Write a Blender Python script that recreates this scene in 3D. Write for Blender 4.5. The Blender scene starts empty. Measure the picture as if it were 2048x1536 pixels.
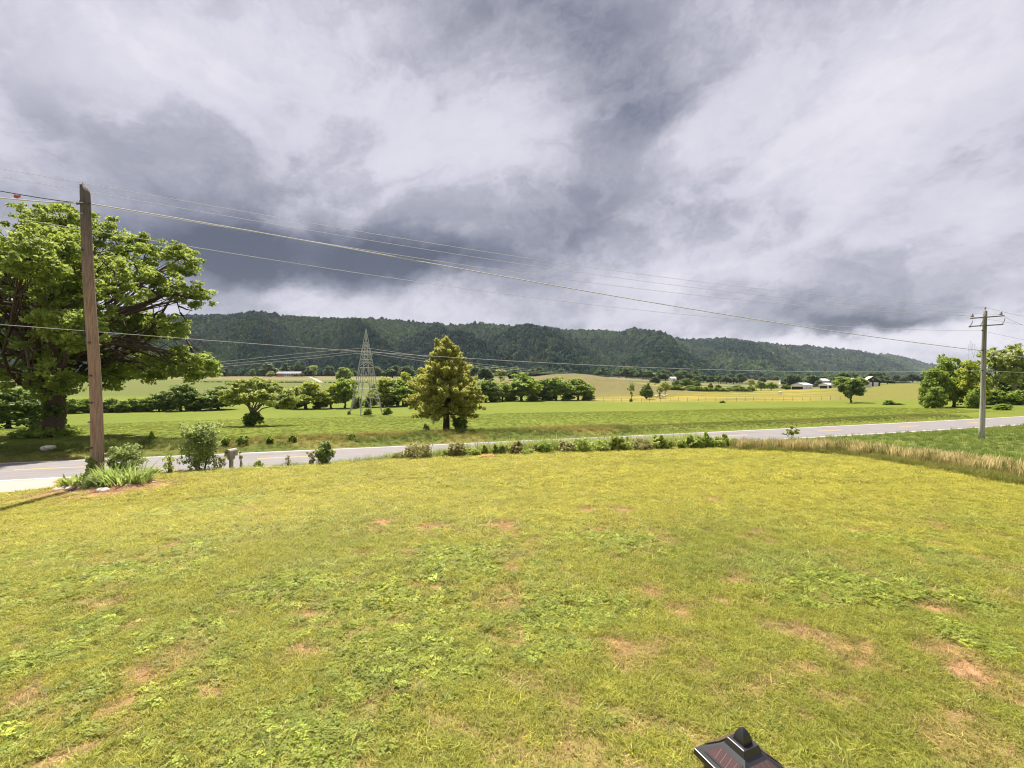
import bpy, math, random
import numpy as np
from mathutils import Vector, Matrix

# ------------------------------------------------------------------ camera, sky, sun, exposure
FP, CX, HY, CAMZ = 910.0, 1024.0, 760.0, 5.0      # focal length, centre column and eye level in photo pixels; eye height
scene = bpy.context.scene
COL = scene.collection
cam_d = bpy.data.cameras.new('camera')
cam_d.sensor_width = 36.0
cam_d.lens = 36.0 * FP / 2048.0
cam_d.shift_y = -(768.0 - HY) / 2048.0
cam_d.clip_start, cam_d.clip_end = 0.05, 20000.0
cam = bpy.data.objects.new('camera', cam_d)
COL.objects.link(cam)
cam.location = (0, 0, CAMZ)
cam.rotation_euler = (math.pi / 2, 0, 0)
scene.camera = cam

SUN_EL, SUN_AZ = math.radians(60), math.radians(-22)    # azimuth from +Y towards +X
SKY_GAIN = 0.435
sun_d = bpy.data.lights.new('sun', 'SUN')
sun_d.energy = 4.5
sun_d.angle = math.radians(1.2)
sun_d.color = (1.0, 0.93, 0.82)
sun = bpy.data.objects.new('sun', sun_d)
COL.objects.link(sun)
to_sun = Vector((math.sin(SUN_AZ) * math.cos(SUN_EL), math.cos(SUN_AZ) * math.cos(SUN_EL), math.sin(SUN_EL)))
sun.rotation_euler = to_sun.to_track_quat('Z', 'Y').to_euler()
sun.location = (0, 0, 60)

vs = scene.view_settings
vs.view_transform, vs.look, vs.gamma, vs.exposure = 'Standard', 'None', 1.0, 1.3
vs.use_curve_mapping = False
scene.cycles.use_denoising = True
scene.cycles.filter_width = 1.1

def srgb(r, g, b):
    return tuple((c / 255 / 12.92) if c / 255 < .04045 else ((c / 255 + .055) / 1.055) ** 2.4 for c in (r, g, b))

class NT:
    """small helper to write shader node graphs"""
    def __init__(s, tree):
        s.t = tree; s.n = tree.nodes; s.l = tree.links
    def node(s, typ, **kw):
        n = s.n.new(typ)
        for k, v in kw.items(): setattr(n, k, v)
        return n
    def put(s, sock, v):
        if v is None: return
        if isinstance(v, bpy.types.NodeSocket): s.l.new(v, sock)
        else:
            if hasattr(sock, 'default_value'):
                try: sock.default_value = v
                except Exception: sock.default_value = tuple(v) + (1.0,)
    def math(s, op, a, b=None, c=None, clamp=False):
        n = s.node('ShaderNodeMath', operation=op, use_clamp=clamp)
        for i, v in enumerate((a, b, c)): s.put(n.inputs[i], v)
        return n.outputs[0]
    def vec(s, op, a, b=None, scale=None):
        n = s.node('ShaderNodeVectorMath', operation=op)
        s.put(n.inputs[0], a); s.put(n.inputs[1], b)
        if scale is not None: s.put(n.inputs['Scale'], scale)
        return n.outputs['Value'] if op in ('DOT_PRODUCT', 'LENGTH', 'DISTANCE') else n.outputs[0]
    def comb(s, x, y, z):
        n = s.node('ShaderNodeCombineXYZ')
        for i, v in enumerate((x, y, z)): s.put(n.inputs[i], v)
        return n.outputs[0]
    def sep(s, v):
        n = s.node('ShaderNodeSeparateXYZ'); s.put(n.inputs[0], v)
        return n.outputs
    def noise(s, v, scale, detail=4, rough=.55, lac=2.0, col=False, dist=0.0):
        n = s.node('ShaderNodeTexNoise')
        s.put(n.inputs['Vector'], v)
        n.inputs['Scale'].default_value = scale; n.inputs['Detail'].default_value = detail
        n.inputs['Roughness'].default_value = rough; n.inputs['Lacunarity'].default_value = lac
        n.inputs['Distortion'].default_value = dist
        return n.outputs['Color' if col else 'Fac']
    def ramp(s, f, stops):
        n = s.node('ShaderNodeValToRGB'); s.put(n.inputs[0], f)
        el = n.color_ramp.elements
        while len(el) < len(stops): el.new(.5)
        for e, (p, c) in zip(el, stops):
            e.position = p; e.color = tuple(c) + (1,)
        return n.outputs[0]
    def mix(s, f, a, b, typ='MIX'):
        n = s.node('ShaderNodeMix', data_type='RGBA', blend_type=typ)
        s.put(n.inputs['Factor'], f)
        for k, v in ((6, a), (7, b)):
            if isinstance(v, bpy.types.NodeSocket): s.l.new(v, n.inputs[k])
            else: n.inputs[k].default_value = tuple(v) + (1.0,) if len(v) == 3 else v
        return n.outputs[2]
    def mapr(s, v, a, b, c, d):
        n = s.node('ShaderNodeMapRange'); s.put(n.inputs[0], v)
        for i, q in enumerate((a, b, c, d)): n.inputs[i + 1].default_value = q
        return n.outputs[0]

def build_world():
    w = bpy.data.worlds.new('World'); scene.world = w; w.use_nodes = True
    t = NT(w.node_tree); t.n.clear()
    sky = t.node('ShaderNodeTexSky', sky_type='NISHITA')
    sky.sun_disc = False; sky.sun_elevation = SUN_EL; sky.sun_rotation = SUN_AZ
    bg_s = t.node('ShaderNodeBackground'); t.l.new(sky.outputs[0], bg_s.inputs[0]); bg_s.inputs[1].default_value = 0.08
    d = t.node('ShaderNodeTexCoord').outputs['Generated']
    x, y, z = t.sep(d)
    zc = t.math('MAXIMUM', z, 0.0)
    zz = t.math('ADD', t.math('MULTIPLY', z, 1.45), t.math('MULTIPLY', x, -.2))      # masses lie flat and climb to the right
    sc = t.comb(x, y, zz)
    warp = t.vec('SCALE', t.vec('SUBTRACT', t.noise(sc, 1.9, 6, .62, col=True), (.5, .5, .5)), scale=.62)
    qw = t.vec('ADD', sc, warp)
    n1 = t.noise(qw, 2.1, 9, .56)
    n2 = t.noise(t.vec('ADD', qw, (3.3, 2.1, 4.0)), 4.6, 10, .58)
    sst = t.node('ShaderNodeMapRange', interpolation_type='SMOOTHSTEP'); t.put(sst.inputs[0], n2); sst.inputs[1].default_value = .36; sst.inputs[2].default_value = .64
    n2 = t.math('MULTIPLY_ADD', sst.outputs[0], .55, t.math('MULTIPLY', n2, .45))
    zc = t.math('MAXIMUM', z, 0.0)
    # azimuth and elevation, ragged by noise, place the large masses of cloud
    az = t.math('ARCTAN2', x, y)
    el = t.math('ARCSINE', z)
    ae = t.comb(az, el, 0.0)
    rag = t.vec('SCALE', t.vec('SUBTRACT', t.noise(sc, 3.2, 6, .6, col=True), (.5, .5, .5)), scale=.30)
    ae = t.vec('ADD', ae, t.vec('MULTIPLY', rag, (1.25, .8, 0)))
    def ang(px, py):
        a = (px - CX) / FP
        return math.atan(a), math.atan((HY - py) / FP / math.hypot(1, a))
    blobs = [  # px, py, width px, height px, weight
        (600, 520, 330, 62, -.46), (860, 505, 240, 60, -.32), (420, 500, 160, 110, -.14),
        (1130, 80, 240, 120, -.19), (1260, 225, 150, 70, -.19), (1010, 20, 150, 90, -.08),
        (1180, 440, 120, 90, -.16), (1440, 440, 110, 40, -.12), (1700, 640, 200, 22, -.40), (1720, 600, 260, 26, -.14),
        (960, 380, 200, 60, -.05), (250, 300, 260, 110, -.05), (100, 380, 250, 120, -.04),
        (650, 120, 250, 130, .11), (150, 60, 280, 140, .17), (430, 70, 200, 110, .08), (980, 300, 110, 55, .09), (860, 230, 120, 70, .0),
        (1500, 200, 170, 110, .10), (1870, 120, 260, 170, .24), (1600, 330, 240, 90, .10), (1980, 420, 120, 60, .12),
        (1660, 690, 280, 26, .34), (1460, 668, 160, 30, .20), (1940, 650, 120, 34, .34), (1730, 470, 150, 25, .08),
        (1150, 600, 330, 34, .02), (860, 590, 160, 34, .10), (600, 600, 160, 24, .06), (1400, 570, 160, 24, .12),
        (1000, 470, 50, 36, .06), (1330, 330, 120, 60, .07), (1900, 700, 160, 30, .14), (1500, 620, 60, 16, -.10)]
    acc = None
    for px, py, sx, sy, wt in blobs:
        a0, e0 = ang(px, py)
        a1, _ = ang(px + sx * .5, py); a2, _ = ang(px - sx * .5, py)
        sa = max((a1 - a2), .02); se = sy / FP / math.hypot(1, (px - CX) / FP) ** 1.3
        v = t.vec('MULTIPLY', t.vec('SUBTRACT', ae, (a0, e0, 0)), (1 / sa, 1 / se, 0))
        g = t.math('EXPONENT', t.math('MULTIPLY', t.vec('DOT_PRODUCT', v, v), -1.0))
        acc = t.math('MULTIPLY', g, wt) if acc is None else t.math('MULTIPLY_ADD', g, wt, acc)
    acc = t.math('MULTIPLY', acc, 1.25)
    lum = t.math('ADD', acc, .64)
    lum = t.math('MULTIPLY_ADD', t.math('SUBTRACT', n1, .5), .62, lum)
    lum = t.math('MULTIPLY_ADD', t.math('SUBTRACT', n2, .5), .36, lum)
    n3 = t.noise(t.vec('ADD', sc, rag), 7.5, 7, .6, dist=.4)
    lum = t.math('MULTIPLY_ADD', t.math('SUBTRACT', n3, .5), t.math('MULTIPLY_ADD', t.math('EXPONENT', t.math('MULTIPLY', zc, -4.5)), .26, .10), lum)
    colr = t.ramp(lum, [(.0, srgb(80, 85, 103)), (.25, srgb(120, 123, 141)), (.5, srgb(165, 166, 180)),
                        (.75, srgb(206, 204, 217)), (1.0, srgb(226, 223, 232))])
    bg_c = t.node('ShaderNodeBackground'); t.l.new(colr, bg_c.inputs[0]); bg_c.inputs[1].default_value = SKY_GAIN
    mx = t.node('ShaderNodeMixShader'); mx.inputs[0].default_value = .97
    t.l.new(bg_s.outputs[0], mx.inputs[1]); t.l.new(bg_c.outputs[0], mx.inputs[2])
    out = t.node('ShaderNodeOutputWorld'); t.l.new(mx.outputs[0], out.inputs[0])
    w.cycles.sampling_method = 'MANUAL'; w.cycles.sample_map_resolution = 512
build_world()

# ------------------------------------------------------------------ helpers
def tag(o, label=None, cat=None, group=None, kind=None):
    if label: o['label'] = label
    if cat: o['category'] = cat
    if group: o['group'] = group
    if kind: o['kind'] = kind
    return o

def np_mesh(name, V, quads=None, tris=None, mats=(), attrs=None, smooth=False, mat_idx=None):
    me = bpy.data.meshes.new(name)
    V = np.asarray(V, np.float32)
    me.vertices.add(len(V)); me.vertices.foreach_set('co', V.ravel())
    lv, st, n = [], [], 0
    for F, k in ((quads, 4), (tris, 3)):
        if F is None or len(F) == 0: continue
        F = np.asarray(F, np.int32)
        lv.append(F.ravel()); st.append(n + np.arange(len(F)) * k); n += F.size
    if n:
        lv = np.concatenate(lv); st = np.concatenate(st).astype(np.int32)
        me.loops.add(len(lv)); me.loops.foreach_set('vertex_index', lv)
        me.polygons.add(len(st)); me.polygons.foreach_set('loop_start', st)
        me.polygons.foreach_set('use_smooth', np.full(len(st), smooth, bool))
        if mat_idx is not None: me.polygons.foreach_set('material_index', np.asarray(mat_idx, np.int32))
    for m in mats: me.materials.append(m)
    for k, (typ, arr) in (attrs or {}).items():
        a = me.attributes.new(k, typ, 'POINT')
        arr = np.asarray(arr)
        if typ == 'FLOAT': a.data.foreach_set('value', arr.astype(np.float32).ravel())
        elif typ == 'INT': a.data.foreach_set('value', arr.astype(np.int32).ravel())
        elif typ == 'FLOAT_VECTOR': a.data.foreach_set('vector', arr.astype(np.float32).ravel())
        elif typ == 'FLOAT_COLOR':
            c = np.ones((len(arr), 4), np.float32); c[:, :3] = arr
            a.data.foreach_set('color', c.ravel())
    me.update(calc_edges=True); me.validate()
    return me

def link(name, me, parent=None, loc=None, rot=None, col=None):
    o = bpy.data.objects.new(name, me)
    (col or COL).objects.link(o)
    if parent is not None: o.parent = parent
    if loc is not None: o.location = loc
    if rot is not None: o.rotation_euler = rot
    return o

def empty(name, loc, rz=0.0, label=None, cat=None, group=None):
    o = bpy.data.objects.new(name, None); COL.objects.link(o)
    o.location = loc; o.rotation_euler = (0, 0, rz); o.empty_display_size = .2
    return tag(o, label, cat, group)

def copy_tree(root, label=None, group=None):
    c = root.copy(); COL.objects.link(c)
    if label: c['label'] = label
    if group: c['group'] = group
    for ch in list(root.children):
        k = ch.copy(); COL.objects.link(k); k.parent = c
        for g in list(ch.children):
            q = g.copy(); COL.objects.link(q); q.parent = k
    return c

class MB:
    """collects boxes, tubes and loose faces into one mesh"""
    def __init__(s): s.V, s.Q, s.T, s.n = [], [], [], 0
    def add(s, V, quads=(), tris=()):
        V = np.asarray(V, float).reshape(-1, 3)
        s.V.append(V)
        if len(quads): s.Q.append(np.asarray(quads) + s.n)
        if len(tris): s.T.append(np.asarray(tris) + s.n)
        s.n += len(V); return s
    def box(s, lo, hi, M=None):
        (a, b, c), (d, e, f) = lo, hi
        V = np.array([(a,b,c),(d,b,c),(d,e,c),(a,e,c),(a,b,f),(d,b,f),(d,e,f),(a,e,f)], float)
        if M is not None: V = np.array([M @ Vector(v) for v in V])
        return s.add(V, [(0,3,2,1),(4,5,6,7),(0,1,5,4),(1,2,6,5),(2,3,7,6),(3,0,4,7)])
    def tube(s, P, R, sides=6, cap=True):
        P = np.asarray(P, float); R = np.broadcast_to(np.asarray(R, float), (len(P),))
        T = np.gradient(P, axis=0); T /= np.linalg.norm(T, axis=1)[:, None] + 1e-9
        ref = np.where(np.abs(T[:, 2:3]) > .9, np.array([[1., 0, 0]]), np.array([[0., 0, 1]]))
        A = np.cross(T, ref); A /= np.linalg.norm(A, axis=1)[:, None] + 1e-9
        for i in range(1, len(A)):
            A[i] = A[i - 1] - T[i] * np.dot(A[i - 1], T[i]); A[i] /= np.linalg.norm(A[i]) + 1e-9
        B = np.cross(T, A)
        th = np.arange(sides) / sides * 2 * np.pi
        V = P[:, None] + R[:, None, None] * (np.cos(th)[None, :, None] * A[:, None] + np.sin(th)[None, :, None] * B[:, None])
        i, j = np.meshgrid(np.arange(len(P) - 1), np.arange(sides), indexing='ij')
        a = i * sides + j; b = i * sides + (j + 1) % sides
        Q = np.stack([a, b, b + sides, a + sides], -1).reshape(-1, 4)
        base = s.n
        s.add(V.reshape(-1, 3), Q)
        if cap:
            for k, p in ((0, P[0]), (len(P) - 1, P[-1])):
                c = s.n; s.add([p]); r = base + k * sides
                tri = [(r + (m + 1) % sides, r + m, c) if k == 0 else (r + m, r + (m + 1) % sides, c) for m in range(sides)]
                s.T.append(np.array(tri))
        return s
    def mesh(s, name, mat, smooth=False, attrs=None):
        V = np.concatenate(s.V)
        return np_mesh(name, V, np.concatenate(s.Q) if s.Q else None, np.concatenate(s.T) if s.T else None, [mat], attrs, smooth)
    def obj(s, name, mat, parent=None, smooth=False, loc=None, rot=None):
        return link(name, s.mesh(name, mat, smooth), parent, loc, rot)

def sm(x, a, b):
    t = np.clip((x - a) / (b - a), 0, 1); return t * t * (3 - 2 * t)

_h = np.random.default_rng(5).random((256, 256))
def vnoise(x, y):
    xi, yi = np.floor(x).astype(int), np.floor(y).astype(int)
    fx, fy = x - xi, y - yi
    fx, fy = fx * fx * (3 - 2 * fx), fy * fy * (3 - 2 * fy)
    g = lambda a, b: _h[a & 255, b & 255]
    return (g(xi, yi) * (1 - fx) + g(xi + 1, yi) * fx) * (1 - fy) + (g(xi, yi + 1) * (1 - fx) + g(xi + 1, yi + 1) * fx) * fy
def fbm(x, y, o=4):
    s, a, n = 0., .5, 0.
    for k in range(o):
        s = s + a * vnoise(x * 2 ** k + 17 * k, y * 2 ** k + 31 * k); n += a; a *= .5
    return s / n

# ------------------------------------------------------------------ the lie of the land
def C(X):                                    # road centre line, Y as a function of X
    X = np.asarray(X, float)
    u = np.clip(X, -200, 420) + 9.2
    return 30.8 + .325 * u + .0004 * u * u
LAWN_PTS = np.array([  # X, Y, z on the house side of the road
    (0, 0, 2.42), (-8, 0, 2.3), (8, 0, 2.42), (0, 3, 2.4), (-6, 4, 2.28), (6, 4, 2.36), (0, 8, 2.02), (-8, 8, 1.82), (8, 8, 2.0),
    (0, 15, 1.42), (-11, 14, 1.05), (11, 14, 1.6), (-19, 17, .55), (-17, 19.6, .74), (-15.4, 19.4, .84), (-11, 21.5, .62), (-7.6, 23.5, .72), (-3, 25.2, .74),
    (3.5, 27.3, .70), (12.5, 30.2, .46), (17, 25, .98), (17, 15, 1.62), (31, 28, .54), (37, 36, .33), (45, 30, .7), (60, 40, .5), (30, 15, 1.3),
    (-35, 12, .45), (-40, 2, .8), (-30, 17, .25), (40, 5, 1.8), (-60, 5, .3), (90, 40, .6), (0, -30, 2.5), (-50, -30, 1.5), (60, -30, 2.2)])
_pd = LAWN_PTS[:, :2]
def _phi(r): return np.where(r > 1e-6, r, 0)
_A = np.zeros((len(_pd) + 3,) * 2)
_A[:len(_pd), :len(_pd)] = _phi(np.linalg.norm(_pd[:, None] - _pd[None], axis=2)) + np.eye(len(_pd)) * -.6
_A[:len(_pd), -3:] = np.c_[np.ones(len(_pd)), _pd]; _A[-3:, :len(_pd)] = _A[:len(_pd), -3:].T
_W = np.linalg.solve(_A, np.r_[LAWN_PTS[:, 2], 0, 0, 0])
def lawn_z(X, Y):
    r = np.sqrt((X[..., None] - _pd[:, 0]) ** 2 + (Y[..., None] - _pd[:, 1]) ** 2 + .8)
    return r @ _W[:-3] + _W[-3] + _W[-2] * X + _W[-1] * Y
def field_z(X, Y):
    d = Y - C(X); Ys = np.maximum(Y, 1.); a = X / Ys
    z = .10 * sm(d, 4, 7) - .25 * sm(d, 9, 13) - 2.3 * sm(d, 13, 72)
    z = z + .25 * np.exp(-((d - 8.0) / 2.2) ** 2) * (1 - sm(X, 5, 25))
    left = 1 - sm(a, .1, .62)
    z = z + left * (11.5 * sm(Y, 175, 520) + 8 * sm(Y, 520, 900))
    z = z + (1 - left) * 6.0 * sm(Y, 380, 800) * (1 - sm(a, .6, .8))
    z = z + 8.6 * np.exp(-((X - 36) / 44.) ** 2 - ((Y - 285) / 70.) ** 2) * sm(Y, 176, 215)
    z = z + 4.6 * sm(a, .55, .92) * sm(Y, 120, 300)
    z = z + .5 * (fbm(X / 45 + 9, Y / 45 + 3, 3) - .5) * sm(d, 12, 60) * 2
    return z
def T(X, Y):
    X = np.asarray(X, float); Y = np.asarray(Y, float)
    d = Y - C(X)
    zl = lawn_z(X, Y); w = sm(d, -7.2, -4.0)
    z = np.where(d < 0, zl * (1 - w), field_z(X, Y))
    return np.where(np.abs(d) < 3.3, -.06, z)
def Tz(x, y): return float(T(np.array(x), np.array(y)))
def P(px, py, Y): return Vector(((px - CX) / FP * Y, Y, CAMZ - (py - HY) / FP * Y))
def on(px, Y):                                # ground point under a photo column at distance Y
    x = (px - CX) / FP * Y
    return Vector((x, Y, Tz(x, Y)))
def G(px, py):                                # where the sight line through a photo pixel meets the ground
    Y = np.concatenate([np.arange(1.5, 80, .05), np.arange(80, 1500, .5)])
    X = (px - CX) / FP * Y; Z = CAMZ - (py - HY) / FP * Y
    h = Z - T(X, Y); k = np.argmax(h < 0)
    return Vector((X[k], Y[k], Tz(X[k], Y[k])))

# ------------------------------------------------------------------ materials
def mat(name, rough=.8, spec=.3):
    m = bpy.data.materials.new(name); m.use_nodes = True
    t = NT(m.node_tree); b = t.n['Principled BSDF']
    b.inputs['Roughness'].default_value = rough; b.inputs['Specular IOR Level'].default_value = spec
    return m, t, b
def plain(name, col, rough=.8, spec=.3, var=.25, scale=6, bump=0., metal=0.):
    m, t, b = mat(name, rough, spec)
    co = t.node('ShaderNodeTexCoord').outputs['Object']
    f = t.noise(co, scale, 5, .6)
    c = t.mix(f, tuple(x * (1 - var) for x in col), tuple(min(1, x * (1 + var)) for x in col))
    t.l.new(c, b.inputs['Base Color']); b.inputs['Metallic'].default_value = metal
    if bump:
        bn = t.node('ShaderNodeBump'); bn.inputs['Strength'].default_value = bump; bn.inputs['Distance'].default_value = .02
        t.l.new(t.noise(co, scale * 6, 4, .6), bn.inputs['Height']); t.l.new(bn.outputs[0], b.inputs['Normal'])
    return m
def leaf_mat(name, dark, mid, light, trans=.42, rough=.55, spec=.3, src='GEOMETRY', attr='tint'):
    m, t, b = mat(name, rough, spec)
    a = t.node('ShaderNodeAttribute', attribute_type=src, attribute_name=attr)
    c = t.ramp(a.outputs['Fac'], [(.0, dark), (.5, mid), (1.0, light)])
    t.l.new(c, b.inputs['Base Color'])
    tr = t.node('ShaderNodeBsdfTranslucent')
    t.l.new(t.mix(.6, c, tuple(x * 1.0 for x in light)), tr.inputs[0])
    mx = t.node('ShaderNodeMixShader'); mx.inputs[0].default_value = trans
    t.l.new(b.outputs[0], mx.inputs[1]); t.l.new(tr.outputs[0], mx.inputs[2])
    t.l.new(mx.outputs[0], t.n['Material Output'].inputs[0])
    return m
def tint_mat(name, trans=.45, rough=.55, spec=.22):
    """blades and small leaves: the colour comes with each tuft"""
    m, t, b = mat(name, rough, spec)
    a = t.node('ShaderNodeAttribute', attribute_type='INSTANCER', attribute_name='tint')
    g = t.node('ShaderNodeAttribute', attribute_type='GEOMETRY', attribute_name='shade')
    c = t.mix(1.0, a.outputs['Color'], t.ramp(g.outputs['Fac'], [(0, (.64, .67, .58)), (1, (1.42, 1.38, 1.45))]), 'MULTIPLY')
    t.l.new(c, b.inputs['Base Color'])
    tr = t.node('ShaderNodeBsdfTranslucent'); t.l.new(c, tr.inputs[0])
    mx = t.node('ShaderNodeMixShader'); mx.inputs[0].default_value = trans
    t.l.new(b.outputs[0], mx.inputs[1]); t.l.new(tr.outputs[0], mx.inputs[2])
    t.l.new(mx.outputs[0], t.n['Material Output'].inputs[0])
    return m
def ground_mat(name, bump=.5, bscale=14.):
    """vertex colour gives the kind of cover, noise its grain"""
    m, t, b = mat(name, .95, .1)
    a = t.node('ShaderNodeAttribute', attribute_name='cover').outputs['Color']
    co = t.node('ShaderNodeTexCoord').outputs['Object']
    n = t.noise(co, 9., 6, .7); n2 = t.noise(co, .55, 5, .6)
    c = t.mix(1.0, a, t.ramp(n, [(.25, (.62, .62, .6)), (.75, (1.35, 1.35, 1.35))]), 'MULTIPLY')
    c = t.mix(1.0, c, t.ramp(n2, [(.3, (.85, .88, .85)), (.7, (1.14, 1.1, 1.1))]), 'MULTIPLY')
    t.l.new(c, b.inputs['Base Color'])
    bn = t.node('ShaderNodeBump'); bn.inputs['Strength'].default_value = bump; bn.inputs['Distance'].default_value = .08
    t.l.new(t.noise(co, bscale, 5, .7), bn.inputs['Height']); t.l.new(bn.outputs[0], b.inputs['Normal'])
    return m

M = {}
M['lawn'] = ground_mat('lawn_ground')
M['field'] = ground_mat('field_ground', .8, 3.)
M['forest_floor'] = plain('forest_floor', (.018, .035, .02), .95, .05, .4, .05)
M['bark'] = plain('bark', (.085, .062, .045), .95, .1, .45, 3, .8)
M['bark_grey'] = plain('bark_grey', (.20, .17, .14), .95, .1, .4, 3, .6)
M['steel'] = plain('galvanised_steel', (.42, .42, .425), .7, .3, .12, 3)
M['wire'] = plain('aluminium_wire', (.50, .50, .52), .8, .2, .05, 1)
M['cable'] = plain('black_cable', (.03, .03, .032), .5, .4, .1, 1)
M['iron'] = plain('dark_iron', (.06, .055, .05), .6, .4, .3, 8)
M['porcelain'] = plain('grey_porcelain', (.23, .23, .25), .25, .5, .1, 8)
M['white_wall'] = plain('white_siding', (.74, .74, .74), .6, .3, .06, 2)
M['white_trim'] = plain('white_trim', (.78, .78, .77), .5, .3, .04, 2)
M['metal_roof'] = plain('pale_metal_roof', (.56, .56, .58), .45, .4, .08, 2)
M['grey_roof'] = plain('grey_shingle_roof', (.26, .27, .30), .9, .2, .15, 2)
M['dark_wood'] = plain('dark_barn_wood', (.045, .037, .032), .9, .1, .4, 2)
M['brick_wall'] = plain('red_brick_wall', (.36, .13, .085), .9, .2, .2, 3)
M['glass'] = plain('dark_window', (.03, .035, .045), .15, .5, .1, 2)
M['inside_shade'] = plain('interior_shade', (.025, .024, .026), .9, .1, .2, 2)  # dark colour standing for the shade within open farm buildings
M['concrete'] = plain('pale_concrete', (.31, .28, .245), .9, .2, .14, 1.5, .2)
M['stone'] = plain('pale_stone', (.46, .41, .36), .9, .2, .35, 7, .5)
M['soil'] = plain('garden_soil', (.17, .085, .05), .95, .1, .45, 5, .8)
M['cow_hide'] = plain('white_hide', (.72, .69, .63), .8, .2, .08, 3)
M['post_wood'] = plain('fence_post_wood', (.16, .13, .10), .9, .1, .3, 6)
M['red_clay'] = plain('rusty_cover', (.38, .16, .09), .8, .2, .2, 8)
M['orange'] = plain('orange_plastic', (.50, .07, .035), .5, .4, .1, 8)

# leaves
M['leaf_big'] = leaf_mat('leaf_walnut', (.07, .125, .024), (.185, .265, .042), (.46, .52, .10), .5)
M['leaf_bright'] = leaf_mat('leaf_bright', (.11, .18, .025), (.27, .34, .04), (.52, .54, .07), 0.5)
M['leaf_cedar'] = leaf_mat('leaf_cedar', (.15, .175, .03), (.37, .39, .075), (.66, .64, .19), .5)
M['leaf_hedge'] = leaf_mat('leaf_hedge', (.08, .15, .028), (.19, .29, .042), (.42, .49, .08), .5)
M['leaf_dark'] = leaf_mat('leaf_dark', (.055, .11, .025), (.125, .20, .037), (.28, .35, .07), .48)
M['leaf_pale'] = leaf_mat('leaf_pale', (.14, .20, .045), (.29, .36, .08), (.50, .52, .15), 0.5)
M['leaf_blue'] = leaf_mat('leaf_far', (.04, .085, .036), (.085, .145, .055), (.18, .25, .08), 0.46)
M['leaf_shrub'] = leaf_mat('leaf_shrub', (.09, .14, .03), (.22, .30, .07), (.50, .55, .22), 0.42)
M['leaf_weed'] = leaf_mat('leaf_weed', (.14, .20, .035), (.30, .38, .065), (.52, .56, .15), 0.5)
M['leaf_brown'] = leaf_mat('leaf_brown', (.16, .15, .06), (.32, .30, .11), (.48, .45, .2), 0.42)
M['leaf_sword'] = leaf_mat('leaf_sword', (.10, .17, .03), (.25, .36, .06), (.48, .55, .17), 0.45)
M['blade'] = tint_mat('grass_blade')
def forest_mat():
    m, t, b = mat('forest_crown', .9, .08)
    a = t.node('ShaderNodeAttribute', attribute_type='INSTANCER', attribute_name='tint')
    co = t.node('ShaderNodeTexCoord').outputs['Object']
    n = t.noise(co, 2.6, 5, .75)
    t.l.new(t.mix(1.0, a.outputs['Color'], t.ramp(n, [(.34, (.40, .46, .48)), (.70, (1.6, 1.55, 1.4))]), 'MULTIPLY'), b.inputs['Base Color'])
    return m
M['forest'] = forest_mat()

# ------------------------------------------------------------------ ground covers
R = np.random.default_rng(11)
_bare = [  # px, py, half width px : worn reddish patches in the lawn
    (490, 1225, 34), (600, 1240, 36), (430, 1372, 30), (25, 1405, 48), (775, 1045, 26), (760, 1070, 18), (855, 1058, 22), (345, 1092, 18), (820, 1090, 14),
    (870, 1175, 30), (1300, 1185, 44), (1370, 1215, 34), (1590, 1270, 40), (1675, 1300, 52), (1660, 1330, 26), (1280, 1300, 42), (1175, 1495, 60),
    (1040, 1260, 30), (970, 1270, 24), (1030, 1360, 40), (1115, 1395, 34), (1540, 1372, 44), (1490, 1390, 40), (1400, 1395, 26), (240, 1215, 22),
    (180, 1205, 26), (620, 1310, 40), (1260, 1400, 30), (1470, 1160, 26), (1850, 1215, 28), (1760, 1340, 54), (1900, 1300, 46), (1960, 1350, 54), (1850, 1280, 30),
    (1480, 1075, 18), (1545, 1085, 18), (1575, 1150, 18), (1330, 1080, 26), (1180, 1020, 20), (1000, 1050, 26), (1240, 1020, 22), (1700, 1060, 20),
    (80, 1440, 40), (230, 1400, 40), (330, 1340, 36), (180, 1500, 40), (1080, 1520, 54), (940, 1485, 40), (1290, 1470, 40), (500, 1020, 20), (1430, 1000, 20),
    (1890, 1420, 36), (1040, 1505, 60), (1330, 1450, 40), (1700, 1300, 46), (700, 1440, 30), (880, 1460, 34), (1560, 1330, 30), (1700, 1420, 34), (1620, 1450, 30), (700, 1180, 18), (150, 980, 60), (240, 978, 70), (300, 972, 40), (90, 992, 40)]
_lush = [(950, 1120, 110), (1100, 1220, 110), (850, 1330, 110), (760, 1385, 90), (700, 1290, 60), (560, 1480, 110), (640, 1500, 100), (1120, 1290, 70), (200, 1250, 70),
         (260, 1140, 60), (1250, 1080, 60), (1290, 1440, 40), (60, 1330, 80), (1950, 1280, 60), (1620, 1210, 40), (1700, 1180, 90), (1880, 1190, 70), (560, 1180, 80), (420, 1010, 90), (380, 1260, 60)]
def _patches(lst):
    out = []
    for px, py, r in lst:
        g = G(px, py); r *= .92; out.append((g.x, g.y, r / FP * g.y, r / FP * g.y * (.8 if py > 1100 else 1.3)))
    return np.array(out)
BARE, LUSH = _patches(_bare), _patches(_lush)
def mask(X, Y, pts):
    wx = X + (fbm(X * 2.1 + 3, Y * 2.1, 3) - .5) * .7; wy = Y + (fbm(X * 2.1 + 40, Y * 2.1 + 9, 3) - .5) * .7
    m = np.zeros(X.shape)
    for x, y, rx, ry in pts: m = np.maximum(m, np.exp(-((wx - x) / rx) ** 2 - ((wy - y) / ry) ** 2))
    return m
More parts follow.
